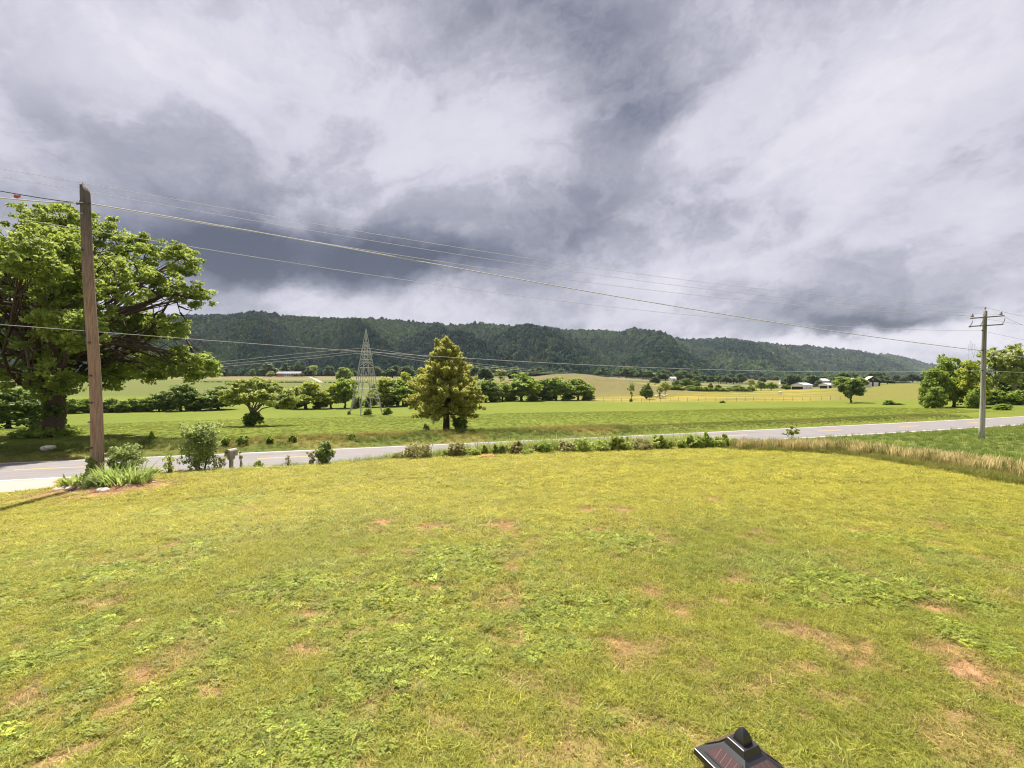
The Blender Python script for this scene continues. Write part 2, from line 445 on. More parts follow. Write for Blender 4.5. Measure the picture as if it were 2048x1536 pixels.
def lawn_state(X, Y):
    """bare 0..1, lush 0..1, yellow 0..1 at lawn points"""
    n = fbm(X * .9 + 5, Y * .9 + 2, 4); n2 = fbm(X * .28 + 15, Y * .28 + 8, 3)
    b = np.clip(mask(X, Y, BARE) * 1.15 + (sm(n, .64, .8)) * .5 * sm(13 - Y, 0, 8) + sm(fbm(X * 2.3 + 11, Y * 2.3 + 4, 3), .66, .76) * .55 * sm(16 - Y, 0, 8), 0, 1)
    l = np.clip(mask(X, Y, LUSH) + sm(n2, .58, .75) * .35 * sm(14 - Y, 0, 6), 0, 1) * (1 - b)
    yel = np.clip(.38 + .62 * sm(Y, 6, 15) + (n2 - .5) * .9, 0, 1)
    return b, l, yel
def lerp(a, b, t):
    t = np.asarray(t)[..., None]; return np.asarray(a) * (1 - t) + np.asarray(b) * t

def grid_mesh(name, Xs, Ds, cover_fn, material, lift=0.):
    X, D = np.meshgrid(Xs, Ds, indexing='ij'); Y = C(X) + D
    Z = T(X, Y) + lift
    V = np.stack([X, Y, Z], -1).reshape(-1, 3)
    n, m = X.shape
    i, j = np.meshgrid(np.arange(n - 1), np.arange(m - 1), indexing='ij')
    a = (i * m + j).ravel()
    Q = np.stack([a, a + m, a + m + 1, a + 1], -1)
    me = np_mesh(name, V, Q, None, [material], {'cover': ('FLOAT_COLOR', cover_fn(X, Y, D).reshape(-1, 3))}, True)
    return me

def lawn_cover(X, Y, D):
    b, l, y = lawn_state(X, Y)
    c = lerp((.13, .14, .032), (.27, .25, .055), y)
    c = lerp(c, (.11, .14, .03), l)
    c = lerp(c, lerp((.37, .18, .10), (.31, .20, .115), np.clip(fbm(X * 3, Y * 3, 2) * 1.4 - .2, 0, 1)), np.clip(b * 1.1, 0, 1))
    g = np.maximum(sm(D, -8.2, -6.6), sm(X - 16 - 1.0 * np.maximum(0, 24 - Y), 0, 3) * sm(Y, 12, 16))
    return lerp(c, (.10, .13, .03), g * .85)
Xs = np.unique(np.r_[-120, -80, -60, np.arange(-44, -14, .6), np.arange(-14, 14, .16), np.arange(14, 60, .6), 64, 70, 80, 95, 115, 140, 180, 240, 320, 420])
Ds = np.unique(np.r_[-110, -90, -75, -60, -50, -44, np.arange(-40, -28, .5), np.arange(-28, -14, .16), np.arange(-14, -3, .2), -3.0])
tag(link('lawn', grid_mesh('lawn', Xs, Ds, lawn_cover, M['lawn'])), kind='structure')

def zone_field(X, Y, D):
    a = X / np.maximum(Y, 1)
    n = fbm(X / 14 + 2, Y / 30 + 7, 4); n2 = fbm(X / 4 + 2, Y / 4 + 7, 3)
    c = lerp((.15, .20, .024), (.205, .24, .032), n)                       # mown meadow
    rough = 1 - sm(D, 10.5 + 3 * n2, 15 + 3 * n2)
    c = lerp(c, lerp((.10, .125, .025), (.22, .19, .055), sm(n2, .45, .6)), rough * .75 * (1 - .75 * sm(X, 8, 22)))
    beyond = sm(Y, 150, 166) * sm(a, .08, .2)                                  # yellow hay field
    c = lerp(c, lerp((.21, .205, .045), (.40, .31, .055), sm(fbm(X / 60, Y / 9, 3), .4, .62) * (1 - sm(a, .62, .75)) * .9), beyond)
    hill = np.exp(-((X - 40) / 60.) ** 2 - ((Y - 275) / 75.) ** 2)
    c = lerp(c, lerp((.16, .145, .05), (.23, .20, .085), fbm(X / 6, Y / 6, 3)), sm(hill, .22, .45))
    past = sm(Y, 330, 400)
    far = lerp((.12, .15, .045), (.24, .21, .10), sm(fbm(X / 130 + 4, Y / 45 + 9, 3), .45, .58))
    c = lerp(c, far, past)
    lf = (1 - sm(a, -.12, .02)) * sm(Y, 185, 215)
    c = lerp(c, lerp((.13, .165, .035), (.17, .18, .05), n), lf * (1 - past))
    c = lerp(c, (.24, .19, .085), (1 - sm(a, -.53, -.47)) * sm(Y, 400, 430) * .8)
    return c * .70
Xs = np.unique(np.r_[-900, -700, -550, np.arange(-450, -120, 12), np.arange(-120, 140, 1.6), np.arange(140, 460, 8), 500, 560, 650, 800, 1000, 1300, 1700, 2200])
Ds = np.unique(np.r_[3.0, np.arange(3.2, 16, .35), np.arange(16, 80, 1.6), np.arange(80, 340, 4), np.arange(340, 700, 12), 760, 860, 1000, 1200, 1500, 1900, 2400])
tag(link('field', grid_mesh('field', Xs, Ds, zone_field, M['field'])), kind='structure')

# ------------------------------------------------------------------ road, its painted lines, driveway
def road_mat():
    m, t, b = mat('worn_asphalt', .85, .25)
    co = t.node('ShaderNodeTexCoord').outputs['Object']
    a = t.node('ShaderNodeAttribute', attribute_name='across').outputs['Fac']
    n = t.noise(co, 45, 3, .7); n2 = t.noise(co, .7, 5, .65)
    c = t.mix(n, (.13, .121, .122), (.22, .205, .204))
    c = t.mix(1.0, c, t.ramp(n2, [(.3, (.86, .86, .87)), (.7, (1.1, 1.09, 1.08))]), 'MULTIPLY')
    wv = t.math('SINE', t.math('MULTIPLY', t.math('ABSOLUTE', a), 4.2))
    c = t.mix(t.math('MULTIPLY', t.math('ABSOLUTE', wv), .22), c, (.265, .25, .247))
    t.l.new(c, b.inputs['Base Color'])
    bn = t.node('ShaderNodeBump'); bn.inputs['Strength'].default_value = .25; bn.inputs['Distance'].default_value = .01
    t.l.new(n, bn.inputs['Height']); t.l.new(bn.outputs[0], b.inputs['Normal'])
    return m
M['road'] = road_mat()
def paint(name, col):
    m, t, b = mat(name, .7, .3)
    co = t.node('ShaderNodeTexCoord').outputs['Object']
    w = t.math('SUBTRACT', t.noise(co, 12, 5, .7), .36); w = t.math('MULTIPLY', w, 6, clamp=True)
    t.l.new(t.mix(w, (.19, .18, .175), col), b.inputs['Base Color'])
    return m
M['white_paint'] = paint('white_road_paint', (.72, .70, .68))
M['yellow_paint'] = paint('yellow_road_paint', (.62, .33, .05))
def strip(X0, X1, step, o0, o1, z, seg=1):
    Xr = np.arange(X0, X1 + step * .5, step)
    dC = np.gradient(C(Xr), Xr) if len(Xr) > 1 else np.array([.32])
    nx, ny = -dC / np.hypot(1, dC), 1 / np.hypot(1, dC)
    offs = np.linspace(o0, o1, seg + 1)
    crown = .05 * (1 - (offs / 3.4) ** 2)
    V = np.stack([Xr[:, None] + nx[:, None] * offs, C(Xr)[:, None] + ny[:, None] * offs, np.broadcast_to(z + crown, (len(Xr), seg + 1))], -1).reshape(-1, 3)
    i, j = np.meshgrid(np.arange(len(Xr) - 1), np.arange(seg), indexing='ij'); a = (i * (seg + 1) + j).ravel()
    Q = np.stack([a, a + seg + 1, a + seg + 2, a + 1], -1)
    return V, Q, np.tile(offs, len(Xr))
V, Q, off = strip(-110, 330, 1.5, -3.32, 3.32, .0, 12)
road = tag(link('road', np_mesh('road', V, Q, None, [M['road']], {'across': ('FLOAT', off)}, True)), kind='structure')
for s in (-1, 1):
    V, Q, _ = strip(-110, 330, 1.5, s * 3.0 - .08, s * 3.0 + .08, .005)
    link('edge_line', np_mesh('edge_line', V, Q, None, [M['white_paint']]), road)
for k in range(-7, 24):
    x0 = k * 11.4 - 4.6
    V, Q, _ = strip(x0, x0 + 3.2, 1.0, -.09, .09, .005)
    link('centre_dash', np_mesh('centre_dash', V, Q, None, [M['yellow_paint']]), road)
for x0, x1, o in ((-21.5, -12.4, 1.75), (-9, 4, -1.6), (12, 24, 1.2)):           # thin dark wavy lines along the lanes
    V, Q, _ = strip(x0, x1, .5, o - .035, o + .035, .005)
    V[:, 1] += .06 * np.sin(V[:, 0] * 1.7)
    link('dark_lane_line', np_mesh('dark_lane_line', V, Q, None, [M['iron']]), road)
# concrete apron of the driveway
dv = [G(150, 957), G(112, 976), G(60, 986), G(0, 998)]
top = [(-24.3 + k * -9., float(C(-24.3 + k * -9.)) - 3.42) for k in range(5)]
Vd, Qd = [], []
left_in = [(-22.9, float(C(-22.9)) - 3.42), (-27, float(C(-27)) - 3.42), (-33, float(C(-33)) - 3.42), (-45, float(C(-45)) - 3.42)]
near_in = [(dv[1].x, dv[1].y), (-20.2, 17.7), (-25, 13.6), (-42, 5.0)]
for k in range(4):
    for s in np.linspace(0, 1, 7):
        x = left_in[k][0] * (1 - s) + near_in[k][0] * s; y = left_in[k][1] * (1 - s) + near_in[k][1] * s
        Vd.append((x, y, max(Tz(x, y), 0.0) + .03))
for k in range(3):
    for s in range(6):
        a = k * 7 + s; Qd.append((a, a + 1, a + 8, a + 7))
tag(link('driveway', np_mesh('driveway', Vd, Qd, None, [M['concrete']], None, True)), kind='structure')
DRIVE = np.array(left_in + near_in[::-1])
def in_poly(X, Y, poly):
    ins = np.zeros(X.shape, bool); n = len(poly)
    for i in range(n):
        x0, y0 = poly[i]; x1, y1 = poly[(i + 1) % n]
        ins ^= ((y0 > Y) != (y1 > Y)) & (X < (x1 - x0) * (Y - y0) / (y1 - y0 + 1e-9) + x0)
    return ins

# ------------------------------------------------------------------ wooded ridge
_rp = np.array([(-400, 690), (-200, 668), (0, 648), (200, 632), (330, 628), (400, 627), (460, 629), (520, 622), (560, 627), (600, 632), (680, 638), (740, 636), (800, 639), (850, 648), (890, 653), (960, 645), (1000, 650),
                (1050, 656), (1130, 660), (1200, 662), (1240, 671), (1330, 673), (1380, 681), (1450, 678), (1500, 687), (1560, 692), (1640, 696), (1700, 704), (1760, 712), (1785, 711), (1820, 720), (1860, 731), (1900, 740), (2000, 748), (2200, 752), (2500, 754)], float)
def ridge_row(a): return np.interp(a * FP + CX, _rp[:, 0], _rp[:, 1])
def Yr(a): return 1 / np.clip(.000695 - .000436 * a, .00017, .0013)
def Yf(a): return 1 / np.interp(a, [-1.4, -.7, 0, .3, .6, .9, 1.3], [.0022, .00192, .00178, .0016, .00092, .0005, .00035])
def hill(a, t):
    yf, yr = Yf(a), Yr(a)
    y = yf + (yr - yf) * t; x = a * y
    zf = field_z(a * yf, yf)
    zr = CAMZ + (HY - ridge_row(a)) / FP * yr - 7.5 * (yr / 1000) ** .3
    tt = np.clip(t, 0, 1)
    z = zf + (zr - zf) * (tt ** 1.12)
    s = np.sin(np.pi * np.clip(t, 0, 1.))
    sp = a * 9 + t * .9 + fbm(a * 5 + 3, t * 2 + 1, 2) * 1.5
    z = z + s * (85 * (np.abs(np.mod(sp, 2) - 1) - .5) * sm(yr, 700, 900) + 40 * (fbm(x / 190 + 3, y / 420 + 5, 4) - .5) + 26 * (fbm(x / 75 + 9, y / 260 + 1, 3) - .5)) * .8
    return x, y, np.where(t > 1, zr - (t - 1) * 220, z)
A_, T_ = np.meshgrid(np.linspace(-1.45, 1.3, 330), np.linspace(-.02, 1.5, 70), indexing='ij')
hx, hy, hz = hill(A_, T_)
n, m = A_.shape
i, j = np.meshgrid(np.arange(n - 1), np.arange(m - 1), indexing='ij'); a_ = (i * m + j).ravel()
tag(link('hills', np_mesh('hills', np.stack([hx, hy, hz - 1.0], -1).reshape(-1, 3), np.stack([a_, a_ + m, a_ + m + 1, a_ + 1], -1), None, [M['forest_floor']], None, True)), kind='structure')

# ------------------------------------------------------------------ scattering of what nobody could count
def proto_collection(name, meshes):
    c = bpy.data.collections.new(name)
    for k, me in enumerate(meshes):
        c.objects.link(bpy.data.objects.new('%s_%02d' % (name, k), me))
    return c
def scatter(name, pts, rot, scl, idx, tint, coll, label=None):
    me = np_mesh(name, pts, attrs={'rot': ('FLOAT_VECTOR', rot), 'scl': ('FLOAT_VECTOR', scl), 'idx': ('INT', idx), 'tint': ('FLOAT_COLOR', tint)})
    o = link(name, me)
    ng = bpy.data.node_groups.new(name, 'GeometryNodeTree')
    ng.interface.new_socket('Geometry', in_out='INPUT', socket_type='NodeSocketGeometry')
    ng.interface.new_socket('Geometry', in_out='OUTPUT', socket_type='NodeSocketGeometry')
    N, L = ng.nodes, ng.links
    gi, go = N.new('NodeGroupInput'), N.new('NodeGroupOutput')
    ci = N.new('GeometryNodeCollectionInfo'); ci.inputs['Collection'].default_value = coll
    ci.inputs['Separate Children'].default_value = True; ci.inputs['Reset Children'].default_value = True
    ip = N.new('GeometryNodeInstanceOnPoints'); ip.inputs['Pick Instance'].default_value = True
    def at(nm, typ):
        q = N.new('GeometryNodeInputNamedAttribute'); q.data_type = typ; q.inputs['Name'].default_value = nm
        return next(s for s in q.outputs if s.enabled and s.name == 'Attribute')
    L.new(gi.outputs[0], ip.inputs['Points']); L.new(ci.outputs[0], ip.inputs['Instance'])
    L.new(at('idx', 'INT'), ip.inputs['Instance Index'])
    e2r = N.new('FunctionNodeEulerToRotation'); L.new(at('rot', 'FLOAT_VECTOR'), e2r.inputs[0]); L.new(e2r.outputs[0], ip.inputs['Rotation'])
    L.new(at('scl', 'FLOAT_VECTOR'), ip.inputs['Scale']); L.new(ip.outputs[0], go.inputs[0])
    md = o.modifiers.new('scatter', 'NODES'); md.node_group = ng
    return tag(o, label, None, None, 'stuff')

def ico(sub):
    import bmesh
    bm = bmesh.new(); bmesh.ops.create_icosphere(bm, subdivisions=sub, radius=1)
    V = np.array([v.co[:] for v in bm.verts]); F = np.array([[v.index for v in f.verts] for f in bm.faces]); bm.free()
    return V, F
def vn3(p, s, o):
    return fbm(p[:, 0] * s + p[:, 2] * s * .73 + o, p[:, 1] * s - p[:, 2] * s * .57 + o * 2, 3)
crowns = []
for k in range(6):
    V, F = ico(4)
    r = .55 + .75 * vn3(V, 1.7, k * 13.) + .30 * (vn3(V, 5., k * 7.) - .5) * 2 + R.normal(0, .035, len(V))
    V = V * r[:, None]; V[:, 2] *= (.95, 1.15, .85, 1.3, 1.0, .9)[k]
    crowns.append(np_mesh('forest_crown', V, None, F, [M['forest']], None, False))
CROWNS = proto_collection('forest_crown', crowns)
N_ = 46000
a = R.uniform(-1.2, 1.2, N_); t_ = R.uniform(0, 1.06, N_) ** .92
fx, fy, fz = hill(a, t_)
dens = fbm(fx / 60 + 3, fy / 60, 3)
size = np.sqrt(fy * (Yr(a) - Yf(a)) * 2.4 / N_) * .68 * R.uniform(.6, 1.35, N_)
size = np.clip(size, 3.0, 16)
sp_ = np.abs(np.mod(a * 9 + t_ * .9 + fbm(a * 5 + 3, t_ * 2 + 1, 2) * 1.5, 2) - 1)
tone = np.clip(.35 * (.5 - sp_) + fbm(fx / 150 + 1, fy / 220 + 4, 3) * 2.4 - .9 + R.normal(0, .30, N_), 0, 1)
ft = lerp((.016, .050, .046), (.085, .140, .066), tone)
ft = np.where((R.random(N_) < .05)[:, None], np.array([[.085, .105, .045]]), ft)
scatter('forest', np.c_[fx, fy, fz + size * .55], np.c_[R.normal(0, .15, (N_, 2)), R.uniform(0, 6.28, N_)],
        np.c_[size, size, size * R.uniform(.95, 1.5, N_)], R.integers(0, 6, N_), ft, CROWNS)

# ------------------------------------------------------------------ trees and shrubs
def leaf_quads(rng, ctr, crad, per, size, flat=.7, out=None, up=.45, elong=1.7, jit=.35, dirs=None):
    """leaf-sized diamonds in clumps; returns vertices, quads and one tint per vertex"""
    n = len(ctr); N = n * per
    u = rng.normal(size=(N, 3)); u /= np.linalg.norm(u, axis=1)[:, None]
    r = rng.random(N) ** .45
    cr = np.repeat(crad, per)
    o = u * (r * cr)[:, None]; o[:, 2] *= flat
    p = np.repeat(ctr, per, axis=0) + o
    nrm = rng.normal(size=(N, 3)) * .8; nrm[:, 2] += up * 1.6
    nrm += u * .5
    nrm /= np.linalg.norm(nrm, axis=1)[:, None]
    ax = rng.normal(size=(N, 3)) if dirs is None else np.repeat(dirs, per, axis=0) + rng.normal(size=(N, 3)) * .45
    ax -= nrm * (ax * nrm).sum(1)[:, None]; ax /= np.linalg.norm(ax, axis=1)[:, None] + 1e-9
    bx = np.cross(nrm, ax)
    s = size * rng.uniform(1 - jit, 1 + jit, N)
    L, W = (s * elong * .5)[:, None], (s * .5)[:, None]
    V = np.stack([p - ax * L, p + bx * W - ax * L * .1, p + ax * L, p - bx * W - ax * L * .1], 1).reshape(-1, 3)
    ti = np.repeat(np.clip(rng.normal(.46, .2, n), 0, 1), per) * .6 + rng.random(N) * .4
    return V, np.arange(N * 4).reshape(-1, 4), np.repeat(ti, 4)

def crown_mesh(name, material, rng, ctr, crad, per, size, **kw):
    V, Q, ti = leaf_quads(rng, ctr, crad, per, size, **kw)
    return np_mesh(name, V, Q, None, [material], {'tint': ('FLOAT', ti)})

def lobe_centres(rng, lobes, n, shell=.62):
    L = np.array(lobes, float)
    w = (L[:, 3] * L[:, 4] * L[:, 5]) ** .72; w /= w.sum()
    k = rng.choice(len(L), n, p=w)
    u = rng.normal(size=(n, 3)); u /= np.linalg.norm(u, axis=1)[:, None]
    r = shell + (1 - shell) * rng.random(n) ** .7
    r = np.where(rng.random(n) < .18, rng.random(n) * .7, r)
    return L[k, :3] + u * L[k, 3:] * r[:, None], k

def limb(mb, p0, p1, r0, r1, rng, bend=.12, n=6, sides=6, sag=0.):
    p0, p1 = np.array(p0, float), np.array(p1, float)
    L = np.linalg.norm(p1 - p0)
    t = np.linspace(0, 1, n)
    P_ = p0 + (p1 - p0) * t[:, None]
    off = rng.normal(size=3) * L * bend
    P_ += np.sin(np.pi * t)[:, None] * off + np.c_[np.zeros(n), np.zeros(n), np.sin(np.pi * t) * sag * L]
    P_[1:-1] += rng.normal(size=(n - 2, 3)) * L * .018
    mb.tube(P_, r0 + (r1 - r0) * t, sides, True)
    return P_

def tree_skeleton(rng, lobes, ctr, kk, h_fork, r0, base_flare=1.35, twig=True, lean=(0, 0), twig_r=.02, frac=.3, sides=6):
    mb = MB()
    top = np.array([lean[0], lean[1], h_fork])
    z = np.array([-.15, 0.05, .25, .5, .75, 1.]) * np.array([1] + [h_fork] * 5)
    P_ = np.c_[lean[0] * np.maximum(z, 0) / h_fork, lean[1] * np.maximum(z, 0) / h_fork, z]
    P_[2:-1, :2] += rng.normal(size=(3, 2)) * r0 * .25
    mb.tube(P_, r0 * np.array([base_flare * 1.1, base_flare, 1.08, 1.0, .93, .88]), 10, True)
    for li, Lb in enumerate(lobes):
        c = np.array(Lb[:3])
        d = np.linalg.norm(c - top)
        path = limb(mb, top - np.array([0, 0, r0 * .5]), c, r0 * min(.46, .18 + 1.5 / max(d, 2)), r0 * .10, rng, .10, 8, sides, .06 + .30 * max(0., 1 - max(0., (c[2] - h_fork) / (.45 * d + .01))))
        if not twig: continue
        idx = np.where(kk == li)[0]
        for q in idx[: max(2, int(len(idx) * frac))]:
            s = path[rng.integers(3, 8)]
            limb(mb, s, ctr[q], max(twig_r * 1.6, r0 * .08), twig_r * .5, rng, .10, 4, 4, .03)
    return mb

def build_tree(name, loc, lobes, n_cl, cr, per, leaf, lm, bark, h_fork, r0, seed, label, cat='tree', group=None, shell=.6, lean=(0, 0), extra=None, frac=.3, gap=None, **kw):
    rng = np.random.default_rng(seed)
    root = empty(name, loc, 0, label, cat, group)
    ctr, kk = lobe_centres(rng, lobes, n_cl, shell)
    if gap:
        k_ = vn3(ctr, .34, seed * 1.7) * .6 + vn3(ctr, .9, seed * 2.9) * .4 > gap; ctr, kk = ctr[k_], kk[k_]
    crad = cr * rng.uniform(.55, 1.25, len(ctr))
    sk = tree_skeleton(rng, lobes, ctr, kk, h_fork, r0, lean=lean, frac=frac)
    if extra: extra(sk, rng)
    sk.obj('trunk', bark, root, True)
    link('crown', crown_mesh('crown', lm, rng, ctr, crad, per, leaf, **kw), root)
    return root

# the big tree over the road on the left
BT = on(108, 43.0)
def lob(px, py, r, dy=0, Y0=43.0, base=None, fl=.85, dr=1.0):
    Y = Y0 + dy; p = P(px, py, Y) - base
    q = r / FP * Y
    return (p.x, p.y, p.z, q, q * dr, q * fl)
_bt = [(40, 455, 58, 2), (120, 445, 55, 0), (205, 470, 50, 1), (285, 498, 45, 0), (365, 515, 42, -1), (230, 545, 60, 3), (320, 560, 42, 1), (100, 535, 70, -3),
       (20, 575, 66, 0), (165, 610, 55, -6), (60, 650, 55, 2), (255, 640, 48, 2), (345, 655, 34, -1), (300, 655, 40, 2), (398, 590, 33, -1), (350, 585, 26, 0),
       (372, 728, 44, -2), (330, 718, 36, -1), (400, 738, 32, -2), (100, 715, 46, -4), (60, 770, 44, -5), (120, 765, 36, -6), (200, 695, 50, 1), (250, 725, 42, 3), (-60, 500, 75, 1), (-80, 620, 70, 2),
       (-110, 560, 80, -3), (10, 745, 40, -2), (60, 540, 70, 6), (170, 540, 70, 6), (150, 650, 60, 7), (120, 580, 60, -7), (40, 660, 60, -7), (-20, 520, 60, 6), (200, 755, 30, 0), (-60, 700, 60, 0), (120, 500, 70, -8), (110, 640, 44, -11), (58, 735, 40, -11), (270, 735, 38, 1), (215, 755, 34, 2), (310, 752, 24, 0), (395, 735, 38, 0), (-60, 560, 80, -10), (60, 520, 60, -12), (-120, 640, 80, -6), (160, 660, 50, -10), (250, 560, 60, -6)]
_lobes = [lob(px, py, r, dy, base=BT, fl=.8) for px, py, r, dy in _bt]
def _bt_extra(sk, rng):
    f = lambda px, py, dy=0: np.array(P(px, py, 43 + dy) - BT)
    w = [f(150, 640), f(215, 635), f(285, 610), f(330, 588), f(365, 592), f(395, 600)]
    sk.tube(w, [.42, .36, .28, .2, .13, .06], 7)
    for a, b in (((300, 600), (308, 632)), ((308, 632), (302, 662)), ((308, 630), (330, 618)), ((352, 590), (360, 625)), ((360, 625), (372, 648)), ((356, 612), (385, 622)), ((303, 645), (318, 665)),
                 ((245, 640), (290, 700)), ((150, 700), (330, 720)), ((230, 480), (290, 560)), ((20, 470), (60, 540)), ((290, 560), (300, 500)), ((262, 560), (330, 600))):
        limb(sk, f(*a), f(*b), .09, .035, rng, .06, 5, 4)
bt = build_tree('shade_tree', BT, _lobes, 4200, .56, 46, .175, M['leaf_big'], M['bark'], 4.6, .74, 21,
                'huge spreading green shade tree towering behind the weathered pole, trunk wrapped in ivy', extra=_bt_extra, frac=.25, shell=.45, flat=.5, gap=.425)
rng = np.random.default_rng(8)                                      # ivy on its trunk
th = rng.uniform(0, 6.28, 260); hz_ = rng.uniform(.0, 4.6, 260)
link('ivy', crown_mesh('ivy', M['leaf_dark'], rng, np.c_[np.cos(th) * .70, np.sin(th) * .70, hz_], np.full(260, .17), 14, .18), bt)
th = rng.uniform(0, 6.28, 90); rr = rng.uniform(.6, 2.3, 90) ** 1.0
brush = tag(link('brush', crown_mesh('brush', M['leaf_hedge'], rng, np.c_[np.cos(th) * rr, np.sin(th) * rr - .6, rng.uniform(.1, 1., 90) * (1.3 - .45 * rr) + .1], np.full(90, .4), 30, .2), None, BT),
            'leafy undergrowth crowding the foot of the huge shade tree', 'undergrowth')

# the cedar across the road
def cedar(loc, H, Rm, seed, label):
    rng = np.random.default_rng(seed)
    root = empty('cedar_tree', loc, 0, label, 'tree')
    mb = MB()
    z = np.linspace(-.1, H * .93, 9)
    mb.tube(np.c_[.05 * np.sin(z), .04 * np.cos(z * 1.3), z], np.linspace(.36, .05, 9), 8)
    tips = [(0., 0., H, .115, 1.), (-.95, .1, H * .985, .11, .62), (1.15, -.2, H * .90, .11, .66), (.55, .3, H * .80, .11, .7), (-1.5, 0, H * .78, .11, .72)]
    ctr, dr, cr = [], [], []
    nb = 300
    for k in range(nb):
        t = rng.random() ** .8
        h = H * (.155 + .82 * t)
        prof = np.interp(h / H, [.1, .16, .22, .32, .45, .6, .75, .88, 1.0], [.40, .75, .98, 1.0, .90, .72, .50, .27, .05]) * Rm
        az = rng.uniform(0, 6.28)
        L = prof * rng.uniform(.6, 1.16) * (1 + .10 * math.sin(az * 3 + h))
        rise = np.interp(h / H, [.15, .4, .8, 1], [-.10, .14, .5, 1.6])
        d = np.array([math.cos(az), math.sin(az), rise]); d /= np.linalg.norm(d)
        p0 = np.array([0, 0, h - L * rise * .55]); m = max(4, int(L / .21))
        mb.tube([p0, p0 + d * L * .5, p0 + d * L * .92], [.05, .03, .012], 4, False)
        for s in np.linspace(.35, 1.0, m):
            side = rng.normal(size=3) * .16 * L * (1.1 - s) * .9
            ctr.append(p0 + d * L * s + side); cr.append(rng.uniform(.16, .36) * (1.15 - .5 * s)); dr.append(d * .9 + np.array([0, 0, .75]) + rng.normal(size=3) * .25)
    for tx, ty, th_, rr, _ in tips:
        for s in np.linspace(0, 1, 26):
            zz = th_ - s * 2.6; q = .08 + .42 * s
            a = rng.uniform(0, 6.28)
            ctr.append((tx * (1 - .5 * s) + math.cos(a) * q, ty + math.sin(a) * q, zz)); cr.append(.16 + .16 * s); dr.append((math.cos(a) * .5, math.sin(a) * .5, 1.))
    ctr = np.array(ctr); dr = np.array(dr); dr /= np.linalg.norm(dr, axis=1)[:, None]
    mb.obj('trunk', M['bark'], root, True)
    link('crown', crown_mesh('crown', M['leaf_cedar'], rng, ctr, np.array(cr) * .9, 19, .10, flat=1., dirs=dr, elong=3.6, up=.2), root)
    return root
CD = on(892, 45.0)
cd = cedar(CD, (865 - 676) / FP * 45.0, 3.75, 4, 'tall golden green cedar standing alone on the far roadside')
def shrub(name, loc, h, w, lm, seed, label, cat='bush', group=None, n=60, per=40, leaf=.11, flat=.9, stems=7, shell=.4, up=.45, elong=1.7, spiky=0., taper=.3):
    rng = np.random.default_rng(seed)
    root = empty(name, loc, 0, label, cat, group)
    u = rng.normal(size=(n, 3)); u /= np.linalg.norm(u, axis=1)[:, None]
    r = shell + (1 - shell) * rng.random(n) ** .6
    z = .52 + u[:, 2] * .46 * r
    k = (1 - taper * np.clip((z - .35) / .65, 0, 1)) * r
    ctr = np.c_[u[:, 0] * w * .5 * k, u[:, 1] * w * .5 * k, z * h]
    if spiky:
        m = int(n * spiky); a = rng.uniform(0, 6.28, m); q = rng.uniform(0, .42, m) * w
        ctr = np.r_[ctr, np.c_[np.cos(a) * q, np.sin(a) * q, h * rng.uniform(.7, 1.04, m)]]
    crad = np.full(len(ctr), .0) + rng.uniform(.10, .22, len(ctr)) * w
    mb = MB()
    for s in range(stems):
        e = ctr[rng.integers(len(ctr))]
        limb(mb, (rng.normal(0, .05 * w), rng.normal(0, .05 * w), -.05), e, .018 + .012 * h, .006, rng, .08, 5, 5)
    mb.obj('stem', M['bark_grey'], root, True)
    link('foliage', crown_mesh('foliage', lm, rng, ctr, crad, per, leaf, flat=flat, up=up, elong=elong), root)
    return root
b0 = BT
shrub('bush', on(921, 44.6), 1.7, 1.6, M['leaf_dark'], 31, 'dark sapling growth leaning on the cedar trunk', 'sapling', n=34, per=26, leaf=.16)

# the pale spreading tree in the meadow with a dark bush at its foot
MT = on(503, 57.0)
_ml = [lob(px, py, r, dy, 57, MT, .62) for px, py, r, dy in ((465, 780, 24, 0), (500, 768, 30, 0), (535, 775, 27, 1), (565, 792, 22, 0), (470, 800, 20, -1), (540, 800, 24, -1), (575, 806, 16, 0), (505, 790, 26, -2), (452, 795, 14, 0), (515, 778, 24, 3), (588, 800, 12, 0))]
build_tree('spreading_tree', MT, _ml, 210, .5, 60, .19, M['leaf_pale'], M['bark_grey'], 1.7, .24, 33, 'low spreading pale green tree in the meadow beside the lattice tower', shell=.5, flat=.55, frac=.5)
shrub('bush', on(506, 56.4), 1.6, 2.5, M['leaf_dark'], 34, 'dark bush around the foot of the spreading pale tree', n=50, per=50, leaf=.16)

